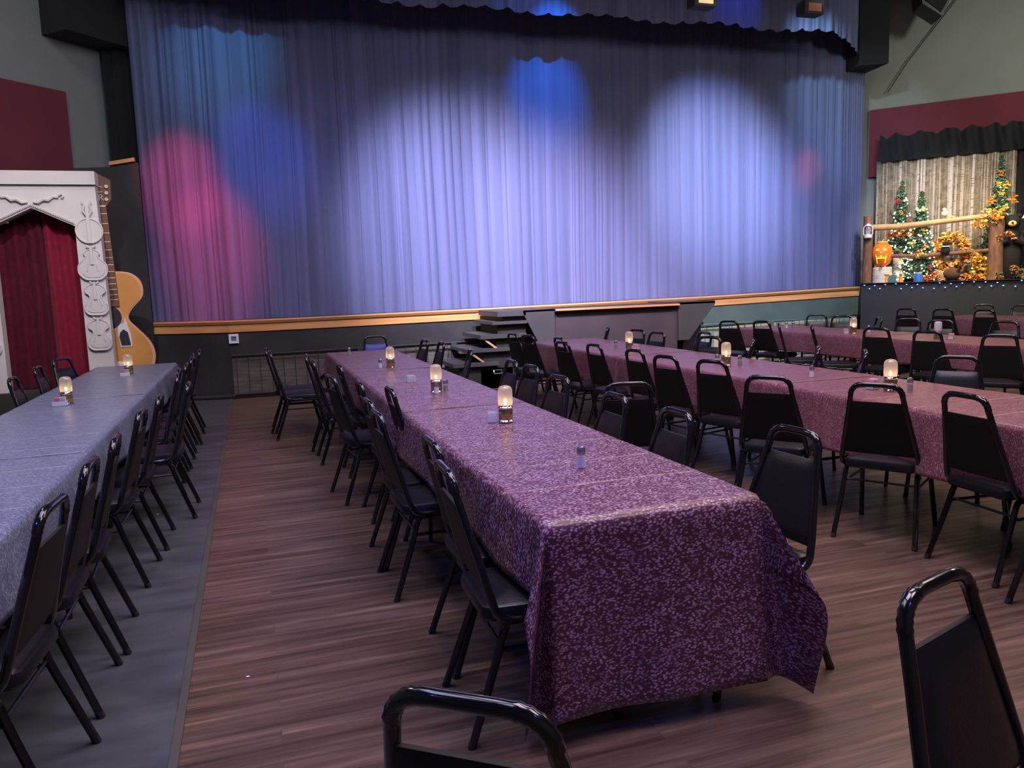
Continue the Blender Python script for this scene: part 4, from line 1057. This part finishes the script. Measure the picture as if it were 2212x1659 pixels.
# ------------------------------------------------------------------ lights
def spot(name, loc, to, e, col, size, blend=.6, rad=.08):
    l = bpy.data.lights.new(name, 'SPOT'); l.energy = e; l.color = col; l.spot_size = math.radians(size); l.spot_blend = blend; l.shadow_soft_size = rad
    o = bpy.data.objects.new(name, l); COL.objects.link(o); o.location = loc
    o.rotation_euler = (Vector(to) - Vector(loc)).to_track_quat('-Z', 'Y').to_euler(); return o
def area(name, loc, e, col, sx, sy, to=None):
    l = bpy.data.lights.new(name, 'AREA'); l.shape = 'RECTANGLE'; l.size = sx; l.size_y = sy; l.energy = e; l.color = col
    o = bpy.data.objects.new(name, l); COL.objects.link(o); o.location = loc
    if to: o.rotation_euler = (Vector(to) - Vector(loc)).to_track_quat('-Z', 'Y').to_euler()
    return o
LAV = (.78, .72, 1.0)
spot('spot_center', (.6, 6.6, 6.4), (3.7, 12.4, 2.0), 10500, (.80, .74, 1.0), 40, 1, .25)
spot('spot_center_low', (3.6, 6.2, 6.4), (5.3, 12.4, 1.2), 6000, (.86, .68, 1), 44, 1, .25)
spot('spot_right', (5.9, 6.6, 6.4), (8.0, 12.4, 3.3), 7600, (.70, .74, 1.0), 30, 1, .2)
spot('spot_right_low', (9.5, 6.2, 6.4), (8.2, 12.4, 1.6), 3200, (.66, .64, 1), 40, 1, .25)
spot('spot_right_far', (8.2, 10.6, 6.6), (11.1, 12.4, 3.9), 620, (.52, .80, 1.0), 44, 1)
spot('spot_blue', (4.5, 9.6, 6.9), (4.85, 12.4, 4.6), 1500, (.02, .26, 1), 26, 1, .03)
spot('spot_blue_valance', (4.4, 10.4, 6.9), (4.25, 11.75, 6.0), 70, (.02, .26, 1), 42, .6, .03)
spot('spot_blue_valance', (8.0, 10.4, 6.9), (7.95, 11.75, 6.0), 90, (.01, .10, 1), 40, .6, .03)
spot('spot_pink', (-.6, 8.8, 6.2), (-.80, 12.4, 3.2), 2600, (1, .05, .15), 17, 1)
spot('spot_pink', (-.4, 8.8, 6.0), (-.45, 12.4, 2.2), 3000, (1, .05, .14), 20, 1)
spot('spot_teal', (1.2, 8.6, 6.8), (-.1, 12.4, 4.9), 900, (.08, .46, .72), 26, 1)
spot('spot_blue_left', (-.6, 8.4, 6.6), (.35, 12.4, 3.5), 1100, (.05, .22, 1), 20, 1)
spot('spot_red_right', (11.0, 9.0, 6.2), (9.95, 12.4, 3.45), 1500, (1, .10, .06), 10, 1)
spot('spot_wash_left', (3.2, 5.5, 6.6), (1.2, 12.4, 1.6), 900, (.42, .38, 1), 44, 1)
spot('spot_wash_right', (7.8, 5.5, 6.6), (10.1, 12.4, 1.8), 2000, (.36, .50, 1), 40, 1)
# house lights
area('house_light', (1.3, 3.2, 6.9), 294, (.90, .72, 1.0), 2.2, 4)
area('house_light', (4.6, 6.0, 6.9), 191, (1.0, .78, .82), 2.2, 4)
area('house_light', (8.5, 6.0, 6.9), 184, (1.0, .78, .58), 2.2, 4)
area('house_light', (-1.6, 4.0, 6.9), 155, (.62, .68, 1.0), 2, 4)
area('house_light', (-2.5, 8.5, 6.9), 66, (1.0, .90, .82), 1, 1)
area('house_light', (4.0, 0.5, 6.9), 177, (1.0, .76, .80), 2.5, 2)
area('house_light', (13.5, 6.5, 6.9), 147, (.98, 1.0, .84), 2, 2)
spot('wall_fill', (9.5, 3.0, 5.5), (13.0, 9.8, 5.4), 1450, (.98, 1, .90), 60, .9, .5)  # added fill lamp that brightens the right grey wall, no fixture known
spot('wall_fill', (0.5, 5.0, 5.5), (-3.0, 11.5, 4.2), 420, (.92, .96, 1), 60, .9, .5)  # added fill lamp for the left grey wall, likewise without a fixture
spot('spot_portal', (-1.5, 6.0, 6.2), (-2.4, 11.0, 1.9), 850, (1, .88, .86), 26, .8)
spot('spot_trim', (6.0, 7.5, 6.6), (7.6, 12.1, 1.0), 760, (1, .84, .62), 50, .9)
spot('spot_trim', (0.8, 7.5, 6.6), (.8, 12.1, 1.0), 300, (1, .66, .42), 40, .9)
spot('spot_uv', (1.6, -.8, 3.9), (1.3, 2.4, .6), 90, (.12, .08, 1), 50, .6, .04)
spot('spot_uv', (-2.8, .5, 4.4), (-.9, 3.2, .6), 340, (.10, .12, 1), 60, .6, .04)
v = DP(1.3, -2.2, 4.6); spot('spot_display', v, DP(1.3, .4, 2.0), 620, (1, .86, .66), 60, .7)
v = DP(2.2, -1.6, 4.6); spot('spot_display', v, DP(1.8, .3, 1.9), 420, (1, .82, .58), 46, .7)

w = bpy.data.worlds.new('world'); SC.world = w; w.use_nodes = True
w.node_tree.nodes['Background'].inputs[0].default_value = (.5, .45, .6, 1); w.node_tree.nodes['Background'].inputs[1].default_value = .02

# ------------------------------------------------------------------ camera
YAW, PIT, ROL, FPX = .317, .127, .034, 1700
fwd = Vector((sin(YAW) * cos(PIT), cos(YAW) * cos(PIT), -sin(PIT)))
r0 = Vector((cos(YAW), -sin(YAW), 0)); d0 = -r0.cross(fwd)
rt = r0 * cos(ROL) + d0 * sin(ROL); dn = d0 * cos(ROL) - r0 * sin(ROL)
cd = bpy.data.cameras.new('camera'); co = bpy.data.objects.new('camera', cd); COL.objects.link(co)
cd.sensor_fit = 'HORIZONTAL'; cd.sensor_width = 36; cd.lens = FPX / 2212 * 36; cd.clip_start = .05; cd.clip_end = 100
mw = Matrix((rt, -dn, -fwd)).transposed().to_4x4(); mw.translation = (0, 0, H); co.matrix_world = mw
SC.camera = co
SC.view_settings.view_transform = 'Standard'; SC.view_settings.look = 'None'; SC.view_settings.exposure = 0; SC.view_settings.gamma = 1
SC.view_settings.use_curve_mapping = False
